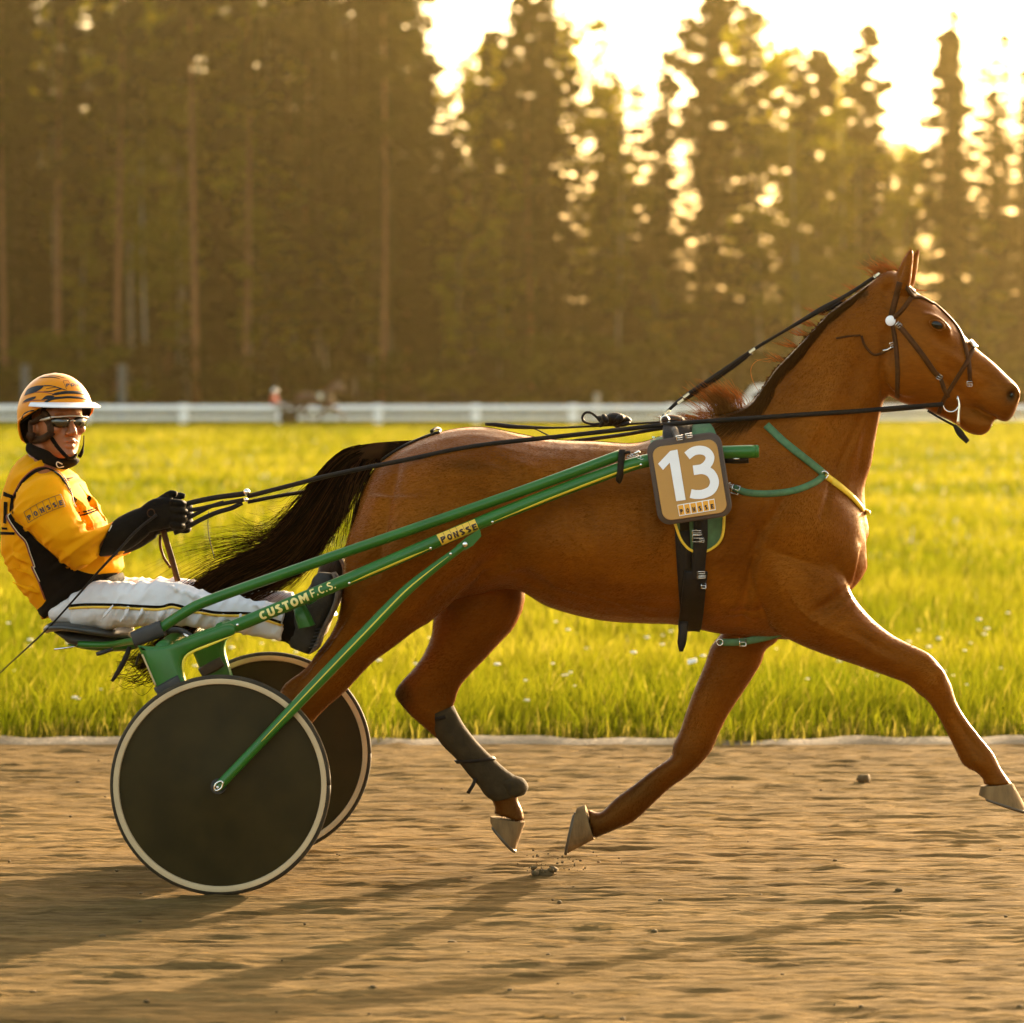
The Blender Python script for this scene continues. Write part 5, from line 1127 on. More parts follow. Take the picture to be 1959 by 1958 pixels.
for x, y in ((668, 1116), (823.5, 1049), (942, 999), (1226, 889.5), (454, 1196), (448, 1209)):
    q = hit(SB, x, y); 
    if q: mb = MB(); ball(mb, q[0], (.005, 0, 0), (0, .003, 0), (0, 0, .005), 10, 6); mb.build('rivet', m_metal, s1)
m_ylab = mat('yellow sticker', (0.70, 0.42, 0.03), 0.4, var=0.05)
st = [(835, 1024), (908, 994), (917, 1013.5), (845.5, 1043)]
mb = MB(); patch(mb, SB, st, 0.0012, 4, smooth=False); sl = mb.build('sticker', m_ylab, s1)
mb = MB()
for k in range(1, 6):
    a = np.array(st[0]) + (np.array(st[1]) - st[0]) * k / 6; b = np.array(st[3]) + (np.array(st[2]) - st[3]) * k / 6; strap(mb, SB, [tuple(a), tuple(a + (b - a) * .55)], 0.0012, 0.0004, 0.0018, 3)
mb.build('cell_lines', m_ink, sl)
mb = MB(); 
for k, ch in enumerate('PONSSE'):
    a = np.array((844.5, 1039.5)) + np.array((71.5, -28.5)) * (k + .12) / 6; b = np.array((844.5, 1039.5)) + np.array((71.5, -28.5)) * (k + .85) / 6; letters_on(mb, SB, ch, a, b, 11.0, 0.24, 0.0022)
mb.build('lettering', m_ink, sl, smooth=False)
m_gold = mat('gold lettering', (0.72, 0.60, 0.20), 0.5, var=0.1)
mb = MB(); letters_on(mb, SB, 'CUSTOM', (500, 1187), (592, 1148.5), 15.5, 0.25, 0.0016); letters_on(mb, SB, 'F.C.S.', (597, 1143.5), (643, 1125), 14.5, 0.17, 0.0016); mb.build('lettering', m_gold, s1, smooth=False)
# seat bars above the shafts
UP = [(268, 1226, 12.77), (315, 1197, 12.77), (350, 1174, 12.77), (377, 1158.5, 12.77), (400, 1149, 12.77), (435, 1136, 12.77), (520, 1106, 12.775), (640, 1064, 12.78), (800, 1009, 12.785), (981, 946, 12.79), (1100, 903, 12.795), (1188, 870, 12.80)]
u1, u2 = both('seat_bar', lambda: free(UP, 0.0172, 14, 5), m_gp)
both('bar_clamp', lambda: loft(MB(), [(251, 1209, 261, 1239, .028), (277, 1198, 288, 1228, .030), (306, 1187, 317, 1216, .028)], 12.77, 14, 2, 4.0), m_rub, auto=40)
both('shaft_strap', lambda: loft(loft(MB(), [(1184, 861, 1198, 860, .026), (1182, 880, 1195, 880, .029), (1180, 905, 1194, 904, .029), (1178, 919, 1191, 917, .020), (1184, 926, 1187, 925, .008)], 12.80, 12, 3, 3.5), [(1180, 866, 1206, 862, .012), (1190, 870, 1207, 868, .012)], 12.79, 10, 2), m_strap)
mb = MB()
for k in range(7): c = P(1203 + k * 5, 874 - 3.2 * math.sin(k * .9), 12.79); torus(mb, c, (.006, 0, .001), (0, 0.002 + .004 * (k % 2), .004), .0014, 10, 5)
tube(mb, [P(1212, 870, 12.785), P(1222, 864, 12.785), P(1226, 868, 12.785)], .004, 6); mb.build('quick_hitch_chain', m_metal, su)
mb = MB(); free([(1386, 879, 12.83), (1410, 880, 12.83), (1432, 879, 12.83)], 0.013, 10, 3, None, mb); hk = mb.build('shaft_hitch', m_strap, su); mb = MB(); ball(mb, P(1408, 878, 12.815), (.013, 0, 0), (0, .004, 0), (0, 0, .003), 12, 6); mb.build('hitch_pin', m_metal, hk)
# braces from the hubs to the shafts
BR = [(416, 1507, 12.515), (425, 1498, 12.515), (485, 1435, 12.54), (560, 1356, 12.57), (638, 1274, 12.61), (700, 1210, 12.64), (740, 1168, 12.665), (780, 1128, 12.69), (825, 1091, 12.72), (862, 1063, 12.735), (893, 1040, 12.745)]
b1, b2 = both('brace', lambda: free(BR, [.016, .016, .016, .018, .020, .020, .0195, .018, .015, .013, .012], 14, 5), m_gp); BB = bvh_of(b1.data)
mb = MB(); strap(mb, BB, [(500, 1419), (560, 1355), (638, 1273), (700, 1209), (740, 1167), (780, 1127), (824, 1091), (858, 1065)], [.002, .004, .0048, .0044, .001], 0.0006, 0.0008, 8); mb.build('stripe', m_ystripe, b1)
def bracket():
    mb = MB(); out = [(872, 1045), (893, 1028), (918, 1012), (921, 1026), (905, 1044), (892, 1052), (878, 1054)]; n = len(out)
    mb.add([P(*q, 12.735) for q in out] + [P(*q, 12.765) for q in out], [tuple(range(n)), tuple(range(2 * n - 1, n - 1, -1))] + [(i, i + n, (i + 1) % n + n, (i + 1) % n) for i in range(n)]); return mb
k1, k2 = both('brace_bracket', bracket, m_gp, smooth=False)
mb = MB(); ball(mb, P(889.5, 1042, 12.728), (.009, 0, 0), (0, .005, 0), (0, 0, .009), 14, 8); mb.build('bolt', m_metal, k1)
mb = MB(); ball(mb, P(862, 1060, 12.722), (.005, 0, 0), (0, .004, 0), (0, 0, .005), 10, 6); mb.build('bolt', m_metal, k1)
def slot():
    mb = MB(); c = P(418, 1504, 12.495); a, b = Vector((.011, 0, .014)), Vector((-.007, 0, .0055)); 
    pts = [c + a * math.cos(t) + b * math.sin(t) * (1.25 - .25 * abs(math.cos(t))) for t in np.linspace(0, 2 * math.pi, 25)]; tube(mb, pts, .0032, 7); ball(mb, c - a * .35 + Vector((0, .004, 0)), (.006, 0, 0), (0, .005, 0), (0, 0, .006), 10, 6); return mb
both('axle_slot', slot, m_metal)
# arch: the curved legs that rise from the axle and run into the shafts
ARCH = [(262, 1236), (268, 1250), (282, 1282), (296, 1315), (318, 1365), (352, 1430), (400, 1505), (424, 1520), (440, 1496), (408, 1432), (374, 1360), (354, 1305), (348, 1280), (349, 1264), (356, 1253), (375, 1241), (412, 1227), (448, 1213), (440, 1194), (400, 1207), (350, 1225), (318, 1236), (290, 1238)]
def arch():
    bm = bmesh.new(); pts = [tuple(q) for q in cr(ARCH + [ARCH[0]], 3)[:-1]]
    a = [bm.verts.new(P(*q, 12.690)) for q in pts]; f = bm.faces.new(a); bmesh.ops.recalc_face_normals(bm, faces=[f])
    r = bmesh.ops.extrude_face_region(bm, geom=[f]); ev = [g for g in r['geom'] if isinstance(g, bmesh.types.BMVert)]; bmesh.ops.translate(bm, verts=ev, vec=(0, 0.044, 0))
    es = [e for e in bm.edges if e.is_valid and abs(e.verts[0].co.y - e.verts[1].co.y) < 1e-5]
    bmesh.ops.bevel(bm, geom=es, offset=0.012, segments=3, affect='EDGES', profile=0.5)
    bm.verts.index_update(); mb = MB(); mb.add([v.co for v in bm.verts], [tuple(v.index for v in f.verts) for f in bm.faces]); bm.free(); return mb
a1, a2 = both('arch_leg', arch, m_gp, auto=35); AB = bvh_of(a1.data)
mb = MB(); free([(351, 1296, 12.688), (350, 1275, 12.688), (354, 1259, 12.688), (369, 1247, 12.688), (406, 1232, 12.688), (446, 1216, 12.69)], [.001, .004, .0045, .0045, .004, .001], 8, 5, (Vector((0, 1, 0)), 0.5), mb); mb.build('stripe', m_ystripe, a1)
mb = MB(); free([(272, 1252, 12.69), (285, 1282, 12.69), (298, 1312, 12.69)], .003, 6, 4, None, mb); mb.build('edge_stripe', m_cream, a1)
both('leg_clamp', lambda: loft(MB(), [(296, 1315, 308, 1334, .030), (322, 1300, 334, 1322, .031), (341, 1290, 352, 1310, .030)], 12.712, 12, 2, 4), m_rub, auto=40)
mb = MB(); tube(mb, [Vector((P(310, 1242, 12.71).x, y, P(310, 1242, 12.71).z + 0.02 * math.sin((y - 12.7) / .9 * 3.14))) for y in np.linspace(12.71, 13.59, 15)], 0.024, 14); mb.build('arch_bar', m_gp, su)
mb = MB(); tube(mb, [Vector((P(420, 1196, 12.72).x, y, P(420, 1200, 12.72).z)) for y in np.linspace(12.72, 13.58, 9)], 0.014, 12); mb.build('cross_bar', m_gp, su)
# seat
mb = MB(); loft(mb, [(90, 1204, 92, 1211, .05), (98, 1194, 100, 1208, .14), (112, 1186, 114, 1206, .20), (138, 1182.5, 138, 1204, .225), (170, 1185, 168, 1208, .225), (205, 1191.5, 200, 1213, .21), (238, 1200, 234, 1219, .17), (253, 1208, 250, 1220, .06)], HY, 26, 4, 2.6); ss = mb.build('seat', m_seat, su)
mb = MB(); loft(mb, [(112, 1202, 116, 1210, .10), (130, 1202, 134, 1222, .13), (150, 1204, 150, 1234, .14), (190, 1208, 190, 1238, .14), (240, 1216, 244, 1238, .10)], HY, 20, 4, 2.6); mb.build('seat_shell', m_rub, ss)
mb = MB(); loft(mb, [(138, 1228, 142, 1233, .09), (165, 1227, 168, 1240, .11), (205, 1225, 208, 1245, .11), (250, 1220, 250, 1244, .10), (262, 1220, 264, 1240, .09)], HY - 0.02, 18, 4, 2.8); mb.build('seat_plate', m_gp, ss)
both('seat_rail', lambda: free([(150, 1233, 12.98), (205, 1234, 12.96), (246, 1228, 12.86), (262, 1226, 12.79)], .011, 10, 4), m_gp)
mb = MB(); free([(104, 1243, 12.95), (125, 1240, 12.95), (148, 1236, 12.97)], .0035, 7, 3, None, mb); mb.build('rod', m_metal, su)
mb = MB(); free([(185, 1252, 12.93), (198, 1248, 12.93), (215, 1243, 12.95)], [.007, .007, .006], 8, 3, None, mb); mb.build('seat_pin', m_rub, su)
mb = MB(); free([(248, 1238, 12.84), (241, 1258, 12.83), (228, 1282, 12.83), (214, 1304, 12.83)], [.007, .009, .008, .005], 8, 4, (Vector((0, 1, 0)), .4), mb); mb.build('loose_strap', m_strap, su)
mb = MB(); free([(267, 1250, 12.9), (263, 1262, 12.9), (260, 1273, 12.9)], .004, 6, 3, None, mb); mb.build('loose_strap', m_strap, su)
# struts and lashings between seat bar and arch, foot rests
mb = MB(); free([(318, 1207, 12.80), (345, 1207, 12.82), (372, 1222, 12.82), (400, 1226, 12.82)], .010, 8, 4, None, mb); mb.build('seat_strut', m_rub, su)
mb = MB(); free([(330, 1196, 13.45), (375, 1190, 13.48), (420, 1190, 13.5)], .012, 8, 3, None, mb); mb.build('far_seat_strut', m_rub, su).name = 'seat_strut'
mb = MB(); ball(mb, P(357, 1217, 12.80), (.014, 0, -.008), (0, .01, 0), (0.002, 0, .005), 10, 6); mb.build('strut_bolt', m_metal, su)
both('foot_rest', lambda: loft(loft(MB(), [(560, 1150, 574, 1142, .035), (566, 1180, 590, 1172, .05), (572, 1202, 602, 1196, .05)], 12.86, 12, 3, 3.5), [(580, 1140, 600, 1132, .02), (588, 1160, 606, 1150, .03)], 12.80, 10, 2), m_gp, auto=40)
# ------------------------------------------------------------------ the driver
m_skin = mat('weathered skin', (0.25, 0.075, 0.02), 0.5, var=0.15, scale=30, bump=0.12, bscale=160)
m_jersey = mat('yellow jersey', (0.66, 0.262, 0.001), 0.75, spec=0.06, var=0.10, scale=7, bump=0.5, bscale=11)
m_black = mat('black fabric', (0.004, 0.0025, 0.0012), 0.9, spec=0.1, var=0.3, scale=25, bump=0.2, bscale=60)
m_trous = mat('white trousers', (0.50, 0.48, 0.48), 0.75, spec=0.2, var=0.0, scale=6, bump=0.55, bscale=16, col2=(0.62, 0.60, 0.60))
m_glove = mat('black glove leather', (0.004, 0.003, 0.0015), 0.7, spec=0.08, var=0.3, scale=30, bump=0.3, bscale=70)
m_shoe = mat('dark grey shoe', (0.028, 0.024, 0.018), 0.6, spec=0.2, var=0.3, scale=30, bump=0.2)
m_sole = mat('worn brown sole', (0.11, 0.075, 0.05), 0.8, var=0.4, scale=30, bump=0.4, bscale=60)
m_red = mat('dark red piping', (0.20, 0.025, 0.012), 0.6); m_pale = mat('pale piping', (0.72, 0.62, 0.45), 0.6)
m_helm = mat('amber helmet shell', (0.60, 0.20, 0.001), 0.3, spec=0.14, var=0.06, scale=10, coat=0.06)
m_hblack = mat('black helmet print', (0.006, 0.006, 0.006), 0.4, spec=0.2); m_brown = mat('brown ear pad', (0.04, 0.018, 0.008), 0.8, spec=0.1, var=0.3, scale=30)
m_lens = mat('dark lens', (0.012, 0.008, 0.004), 0.06, coat=1.0); m_frame = mat('silver frame', (0.6, 0.58, 0.54), 0.3, 0.7)

# head in its own frame: f forward (turned towards the camera), r to his right, u up
HA = math.radians(50); HO = P(109, 823, 13.12)
hf, hr, hu = Vector((math.cos(HA), -math.sin(HA), 0)), Vector((-math.sin(HA), -math.cos(HA), 0)), Vector((0, 0, 1))
def Hd(f, r, u): return HO + hf * f + hr * r + hu * u
def hring(mb, rows, n=24, e=2.3):
    """rows: height, front, back, half-width"""
    loft3(mb, [(Hd((a + b) / 2, 0, z), hf * ((a - b) / 2), hr * w) for z, a, b, w in rows], n, 3, e)
mb = MB()
ball(mb, Hd(-0.005, 0, 0.045), hf * .096, hr * .076, hu * .105, 24, 16)
hring(mb, [(-.094, .070, .02, .022), (-.088, .086, .0, .034), (-.076, .094, -.03, .044), (-.058, .090, -.045, .055), (-.040, .090, -.055, .061), (-.015, .090, -.06, .068), (.010, .087, -.06, .072), (.030, .081, -.06, .073), (.048, .091, -.06, .073), (.075, .090, -.06, .070), (.10, .080, -.05, .06)])
ball(mb, Hd(.086, 0, -.080), hf * .016, hr * .022, hu * .014, 14, 8)                                   # chin
for s in (-1, 1):
    ball(mb, Hd(.070, s * .046, .004), hf * .020, hr * .022, hu * .018, 14, 8)                         # cheek bones
    ball(mb, Hd(.084, s * .030, .045), hf * .012, hr * .026, hu * .008, 12, 8)                         # brow
    ball(mb, Hd(.099, s * .014, -.012), hf * .010, hr * .008, hu * .008, 10, 6)                        # nostril wings
    ball(mb, Hd(.072, s * .033, .028), hf * .011, hr * .014, hu * .010, 12, 8)                         # eyelids under the glasses
loft3(mb, [(Hd(.086, 0, .040), hf * .010, hr * .008), (Hd(.096, 0, .022), hf * .012, hr * .010), (Hd(.106, 0, .004), hf * .014, hr * .0125), (Hd(.110, 0, -.009), hf * .013, hr * .0135), (Hd(.100, 0, -.019), hf * .010, hr * .011)], 14, 3)  # nose
loft3(mb, [(Hd(.078, .026, -.042), hu * .003, hf * .006), (Hd(.091, .013, -.036), hu * .006, hf * .008), (Hd(.095, 0, -.0355), hu * .006, hf * .008), (Hd(.091, -.013, -.036), hu * .006, hf * .008), (Hd(.078, -.026, -.042), hu * .003, hf * .006)], 10, 3)
loft3(mb, [(Hd(.078, .023, -.050), hu * .003, hf * .006), (Hd(.090, .011, -.0535), hu * .007, hf * .008), (Hd(.093, 0, -.0545), hu * .007, hf * .008), (Hd(.090, -.011, -.0535), hu * .007, hf * .008), (Hd(.078, -.023, -.050), hu * .003, hf * .006)], 10, 3)
for s in (-1, 1):                                                                                       # ears
    ball(mb, Hd(-.012, s * .077, .006), hf * .016 - hr * s * .004, hr * .007, hu * .026, 12, 10)
    torus(mb, Hd(-.014, s * .084, .008), hf * .015 + hr * s * .005, hu * .027, 0.0042, 22, 7); ball(mb, Hd(-.010, s * .084, -.018), hf * .008, hr * .005, hu * .010, 10, 6)
loft(mb, [(72, 822, 120, 842, .058), (66, 838, 118, 862, .056), (58, 858, 118, 880, .060), (50, 884, 124, 905, .085)], 13.13, 18, 3)
# the body under the clothes, down to hands and feet
loft(mb, [(52, 872, 124, 896, .09), (42, 892, 138, 915, .155), (30, 930, 160, 945, .18), (24, 985, 180, 985, .165), (26, 1035, 195, 1030, .155), (40, 1085, 205, 1075, .155), (66, 1135, 205, 1110, .155), (92, 1175, 180, 1140, .15), (110, 1190, 170, 1160, .12)], HY, 20, 3)
for sy, k in ((-1, [(52, 930, 110, 910, .042, 12.99), (42, 985, 125, 985, .046, 12.93), (90, 1040, 150, 1010, .046, 12.91), (135, 1075, 165, 1025, .043, 12.91), (185, 1058, 200, 1012, .036, 12.97), (230, 1040, 228, 1000, .030, 13.02), (262, 1020, 258, 985, .026, 13.05), (300, 1010, 296, 972, .020, 13.06)]),
              (1, [(60, 930, 118, 912, .042, 13.32), (60, 985, 135, 985, .046, 13.38), (105, 1040, 160, 1010, .046, 13.40), (150, 1075, 180, 1025, .043, 13.39), (200, 1058, 210, 1012, .036, 13.32), (245, 1040, 243, 1000, .030, 13.24), (280, 1020, 276, 985, .026, 13.19), (312, 1010, 308, 974, .020, 13.17)])):
    loft(mb, k, HY, 12, 3)
loft(mb, [(150, 1135, 150, 1192, .07, 13.05), (220, 1122, 225, 1190, .065, 13.0), (300, 1120, 300, 1188, .058, 12.97), (350, 1124, 345, 1188, .052, 12.96), (430, 1150, 415, 1198, .046, 12.96), (500, 1165, 485, 1208, .038, 12.955), (550, 1180, 540, 1218, .032, 12.955), (590, 1160, 575, 1225, .030, 12.965), (610, 1120, 600, 1150, .028, 12.97)], HY, 14, 3)
loft(mb, [(150, 1130, 150, 1190, .07, 13.25), (232, 1115, 235, 1180, .065, 13.3), (300, 1113, 300, 1178, .058, 13.33), (350, 1115, 345, 1176, .052, 13.345), (430, 1128, 420, 1180, .046, 13.35), (500, 1134, 490, 1185, .038, 13.355), (556, 1140, 545, 1188, .032, 13.36), (600, 1130, 585, 1190, .030, 13.36), (615, 1100, 605, 1130, .028, 13.36)], HY, 14, 3)
me = union(mb, 0.0042, 3, 0.45); n = len(me.vertices)
person = link('person', me, m_skin)
tag(person, 'person in yellow and black jersey, white trousers, helmet and sunglasses driving the sulky', 'person')
PB = bvh_of(me)

# jersey
mb = MB()
loft(mb, [(50, 866, 128, 893, .085), (38, 882, 140, 907, .15), (26, 899, 151, 921, .195), (10, 941, 177, 956, .20), (2, 985, 194, 985, .19), (1, 1028, 214, 1020, .185), (8, 1060, 232, 1052, .18), (22, 1093, 238, 1076, .178), (45, 1130, 235, 1092, .176), (70, 1166, 214, 1112, .172), (86, 1186, 172, 1140, .14)], HY, 28, 4, 2.3)
SL = [(60, 905, 120, 902, .055, 13.0), (40, 925, 124, 910, .068, 12.96), (30, 952, 135, 943, .076, 12.925), (24, 985, 147, 984, .08, 12.905), (52, 1015, 160, 1003, .078, 12.89), (86, 1044, 166, 1013, .073, 12.885), (112, 1071, 173, 1015, .068, 12.885), (138, 1092, 182, 1012, .062, 12.90), (165, 1089, 194, 1007, .058, 12.93), (183, 1073, 207, 1001, .054, 12.96), (193, 1063, 219, 996, .050, 12.985)]
loft(mb, SL, HY, 20, 4)
loft(mb, [(70, 905, 128, 905, .055, 13.30), (60, 950, 140, 940, .072, 13.37), (65, 985, 155, 984, .076, 13.39), (100, 1040, 172, 1010, .07, 13.40), (150, 1090, 190, 1013, .062, 13.39), (195, 1082, 212, 1005, .056, 13.34), (236, 1068, 238, 1004, .050, 13.27), (250, 1062, 250, 1002, .048, 13.25)], HY, 20, 4)
for y0, x0, x1, yc in ((1010, 60, 165, 12.84), (1035, 100, 168, 12.84), (1056, 128, 178, 12.85), (1078, 150, 190, 12.88)):   # folds at the elbow
    free([(x0, y0 + 8, yc + .03), ((x0 + x1) / 2, y0 + 1, yc), (x1, y0 - 14, yc + .04)], [.004, .011, .004], 8, 4, None, mb)
for y0 in (1062, 1085, 1112): free([(20, y0, 13.0), (45, y0 + 10, 12.985), (75, y0 + 24, 12.99)], [.003, .010, .003], 8, 4, None, mb)
free([(112, 930, 12.96), (150, 960, 12.95), (172, 1000, 12.98), (196, 1045, 13.02)], [.004, .011, .010, .004], 8, 4, None, mb)
free([(150, 925, 13.05), (178, 962, 13.03), (205, 1000, 13.05)], [.004, .012, .004], 8, 4, None, mb); free([(205, 1072, 13.0), (222, 1062, 12.99), (238, 1048, 13.02)], [.004, .012, .004], 8, 4, None, mb)
me = union(mb, 0.006, 4, 0.5); n = len(me.vertices); co = np.empty(n * 3, np.float32); me.vertices.foreach_get('co', co); co = co.reshape(-1, 3).astype(float); no = np.empty(n * 3, np.float32); me.vertices.foreach_get('normal', no); no = no.reshape(-1, 3)
u, v = co[:, 0] * 0.8 + co[:, 2] * 0.6, -co[:, 0] * 0.6 + co[:, 2] * 0.8
w = (np.abs(vnoise(u * 9, v * 22, 31) - .5) + .6 * np.abs(vnoise(u * 18 + 3, v * 40, 32) - .5)) * 0.026
co += no * (0.006 - w)[:, None]; me.vertices.foreach_set('co', co.astype(np.float32).ravel())
jersey = link('jersey', me, m_jersey, person); JB = bvh_of(me)
def h1(x, y): return (x / 4.598, 680 + y / 4.598)
def h2(x, y): return (x / 2.76, 1000 + y / 2.76)
PAN = [h1(*q) for q in ((128, 1250), (100, 1240), (85, 1400), (70, 1430), (150, 1560), (220, 1640), (260, 1740), (300, 1860))] + [h2(*q) for q in ((170, 240), (200, 310), (245, 410), (200, 460), (235, 505), (285, 515), (330, 460), (400, 385), (480, 325), (560, 302), (622, 298), (630, 262), (520, 272), (470, 270), (420, 255), (350, 225), (260, 150), (170, 70))] + [h1(*q) for q in ((330, 1625), (225, 1520), (135, 1455), (120, 1350))]
mb = MB(); patch(mb, JB, PAN, 0.003, 3.5, jump=0.09, sub=2); mb.build('side_panel', m_black, jersey)
def jline(name, pts, w, m, off=0.003, sub=5): mb = MB(); strap(mb, JB, pts, w, 0.0012, off, sub); return mb.build(name, m, jersey)
jline('shoulder_seam', [h1(*q) for q in ((128, 1250), (200, 1120), (280, 1040), (360, 1005), (440, 1010), (520, 1060), (580, 1140), (620, 1220), (648, 1300))], [.012, .014, .012, .010, .007], m_black)
jline('piping', [h1(*q) for q in ((120, 1235), (190, 1108), (270, 1025), (355, 990), (445, 995), (530, 1045), (592, 1130))], .0035, m_red, .0035)
jline('piping', [h1(*q) for q in ((85, 1400), (70, 1430), (150, 1560), (222, 1640), (262, 1740), (302, 1860))] + [h2(*q) for q in ((170, 235), (205, 310), (240, 405))], .004, m_red, .005)
jline('piping', [h1(*q) for q in ((100, 1395), (84, 1430), (162, 1555), (234, 1635), (274, 1735), (314, 1855))] + [h2(*q) for q in ((180, 235), (214, 310))], .0022, m_pale, .0055)
jline('chest_band', [h1(*q) for q in ((690, 1385), (760, 1370), (850, 1340))], .005, m_black); jline('chest_band', [h1(*q) for q in ((705, 1405), (770, 1390), (852, 1362))], .005, m_black)
jline('chest_band', [h1(*q) for q in ((555, 1085), (600, 1085), (635, 1080))], .004, m_black); jline('chest_band', [h1(*q) for q in ((570, 1105), (605, 1103))], .005, m_black)
jline('front_seam', [h1(*q) for q in ((600, 1140), (625, 1220), (640, 1290), (662, 1345))], .003, m_red, .003)
for x, y in ((660, 1262), (785, 1262)): mb = MB(); patch(mb, JB, [h1(x - 16, y), h1(x, y - 28), h1(x + 18, y), h1(x + 2, y + 30)], .003, 3); mb.build('chest_print', m_black, jersey)
for pl_ in (((38, 1200), (122, 1232), (112, 1262), (34, 1238)), ((40, 1290), (72, 1290), (60, 1480), (34, 1480)), ((10, 1552), (135, 1556), (130, 1580), (10, 1578)), ((20, 1510), (70, 1515), (70, 1535), (20, 1532))):
    mb = MB(); patch(mb, JB, [h1(*q) for q in pl_], .003, 3, smooth=False); mb.build('back_print', m_black, jersey)
jline('cuff', [h1(*q) for q in ((1000, 1455), (955, 1540), (920, 1620), (880, 1745), (950, 1762), (1040, 1745))], .007, m_red, .003, 4); jline('cuff', [h1(*q) for q in ((985, 1475), (940, 1560), (905, 1640), (876, 1735))], .0035, m_pale, .004, 4)
# sleeve print: six boxed letters
bx_ = [np.array(h1(*q)) for q in ((213, 1378), (532, 1226), (570, 1328), (254, 1476))]
def sl(s, t): return (bx_[0] * (1 - s) + bx_[1] * s) * (1 - t) + (bx_[3] * (1 - s) + bx_[2] * s) * t + np.array((0, -14 * s * (1 - s)))
mb = MB()
for k in range(7): strap(mb, JB, [tuple(sl(k / 6, t)) for t in (0, .5, 1)], .0013, .0005, .0025, 3)
for t in (0, 1): strap(mb, JB, [tuple(sl(s, t)) for s in np.linspace(0, 1, 7)], .0013, .0005, .0025, 3)
mb.build('sleeve_boxes', m_ink, jersey)
mb = MB()
for k, ch in enumerate('PONSSE'):
    a, b = sl((k + .22) / 6, .86), sl((k + .80) / 6, .86); letters_on(mb, JB, ch, a, b, 9.5, 0.25, 0.003)
mb.build('lettering', m_ink, jersey, smooth=False)
# collar
mb = MB(); loft(mb, [(54, 846, 116, 868, .064), (50, 852, 150, 878, .068), (50, 862, 146, 890, .074), (58, 872, 126, 899, .076)], 13.13, 24, 4); cb = mb.build('collar', m_black, jersey)
CB = bvh_of(cb.data); mb = MB(); cpts = [(119, 888), (110, 884), (108, 889), (112, 894), (122, 892)]; strap(mb, CB, cpts, .0035, .001, .002, 4); mb.build('collar_badge', m_pale, cb)

# trousers
mb = MB()
loft(mb, [(104, 1142, 112, 1194, .14), (125, 1126, 128, 1200, .168), (150, 1116, 150, 1203, .175), (190, 1112, 185, 1203, .158), (215, 1118, 210, 1200, .13)], HY, 24, 3, 2.4)
loft(mb, [(140, 1128, 145, 1204, .085, 13.04), (181, 1113, 185, 1204, .088, 13.02), (232, 1111, 240, 1201, .082, 12.99), (300, 1110, 298, 1198, .074, 12.965), (350, 1115, 345, 1197, .068, 12.955), (384, 1129, 375, 1200, .062, 12.95), (435, 1137, 418, 1207, .058, 12.95), (485, 1146, 465, 1215, .054, 12.95), (520, 1153, 502, 1221, .050, 12.95), (546, 1162, 540, 1226, .044, 12.95)], HY, 20, 4, 2.3)
loft(mb, [(140, 1122, 145, 1196, .085, 13.26), (181, 1106, 185, 1192, .088, 13.28), (232, 1104, 240, 1190, .082, 13.30), (300, 1104, 298, 1188, .074, 13.33), (350, 1106, 345, 1185, .068, 13.345), (430, 1119, 418, 1190, .058, 13.35), (500, 1125, 480, 1194, .052, 13.355), (562, 1132, 552, 1196, .044, 13.36)], HY, 20, 4, 2.3)
for k in range(9):
    x = 190 + 36 * k + R.uniform(-10, 10); y = np.interp(x, [180, 350, 540], [1188, 1186, 1212]); free([(x, y + 6, 12.905), (x + 12, y - 14, 12.885), (x + R.uniform(10, 40), y - 34, 12.905)], [.003, .009, .002], 7, 3, None, mb)
for x, y in ((340, 1122), (365, 1130), (392, 1140), (520, 1165), (500, 1158)): free([(x - 20, y - 4, 12.91), (x, y + 6, 12.89), (x + 14, y + 22, 12.90)], [.003, .008, .003], 7, 3, None, mb)
me = union(mb, 0.006, 4, 0.5); n = len(me.vertices); co = np.empty(n * 3, np.float32); me.vertices.foreach_get('co', co); co = co.reshape(-1, 3).astype(float); no = np.empty(n * 3, np.float32); me.vertices.foreach_get('normal', no); no = no.reshape(-1, 3)
u, v = co[:, 0] * 0.5 + co[:, 2] * 0.86, -co[:, 0] * 0.86 + co[:, 2] * 0.5
w = (np.abs(vnoise(u * 10, v * 26, 41) - .5) + .6 * np.abs(vnoise(u * 24 + 3, v * 46, 42) - .5)) * 0.022
co += no * (0.005 - w)[:, None]; me.vertices.foreach_set('co', co.astype(np.float32).ravel())
trous = link('trousers', me, m_trous, person); TB = bvh_of(me)
SP = [h2(*q) for q in ((365, 440), (450, 433), (600, 434), (740, 442), (850, 445), (910, 432), (1000, 455), (1060, 462), (1150, 476), (1310, 480), (1400, 500), (1495, 532))]
mb = MB(); strap(mb, TB, SP, .0085, .0012, .0025, 6); mb.build('side_stripe', m_black, trous)
mb = MB(); strap(mb, TB, [(x, y + 5.2) for x, y in SP], .0085, .0012, .0022, 6); mb.build('side_stripe', m_ylab, trous)
mb = MB(); loft(mb, [(148, 1140, 232, 1096, .176), (156, 1152, 236, 1106, .174)], HY, 24, 2); mb.build('belt', m_black, person)

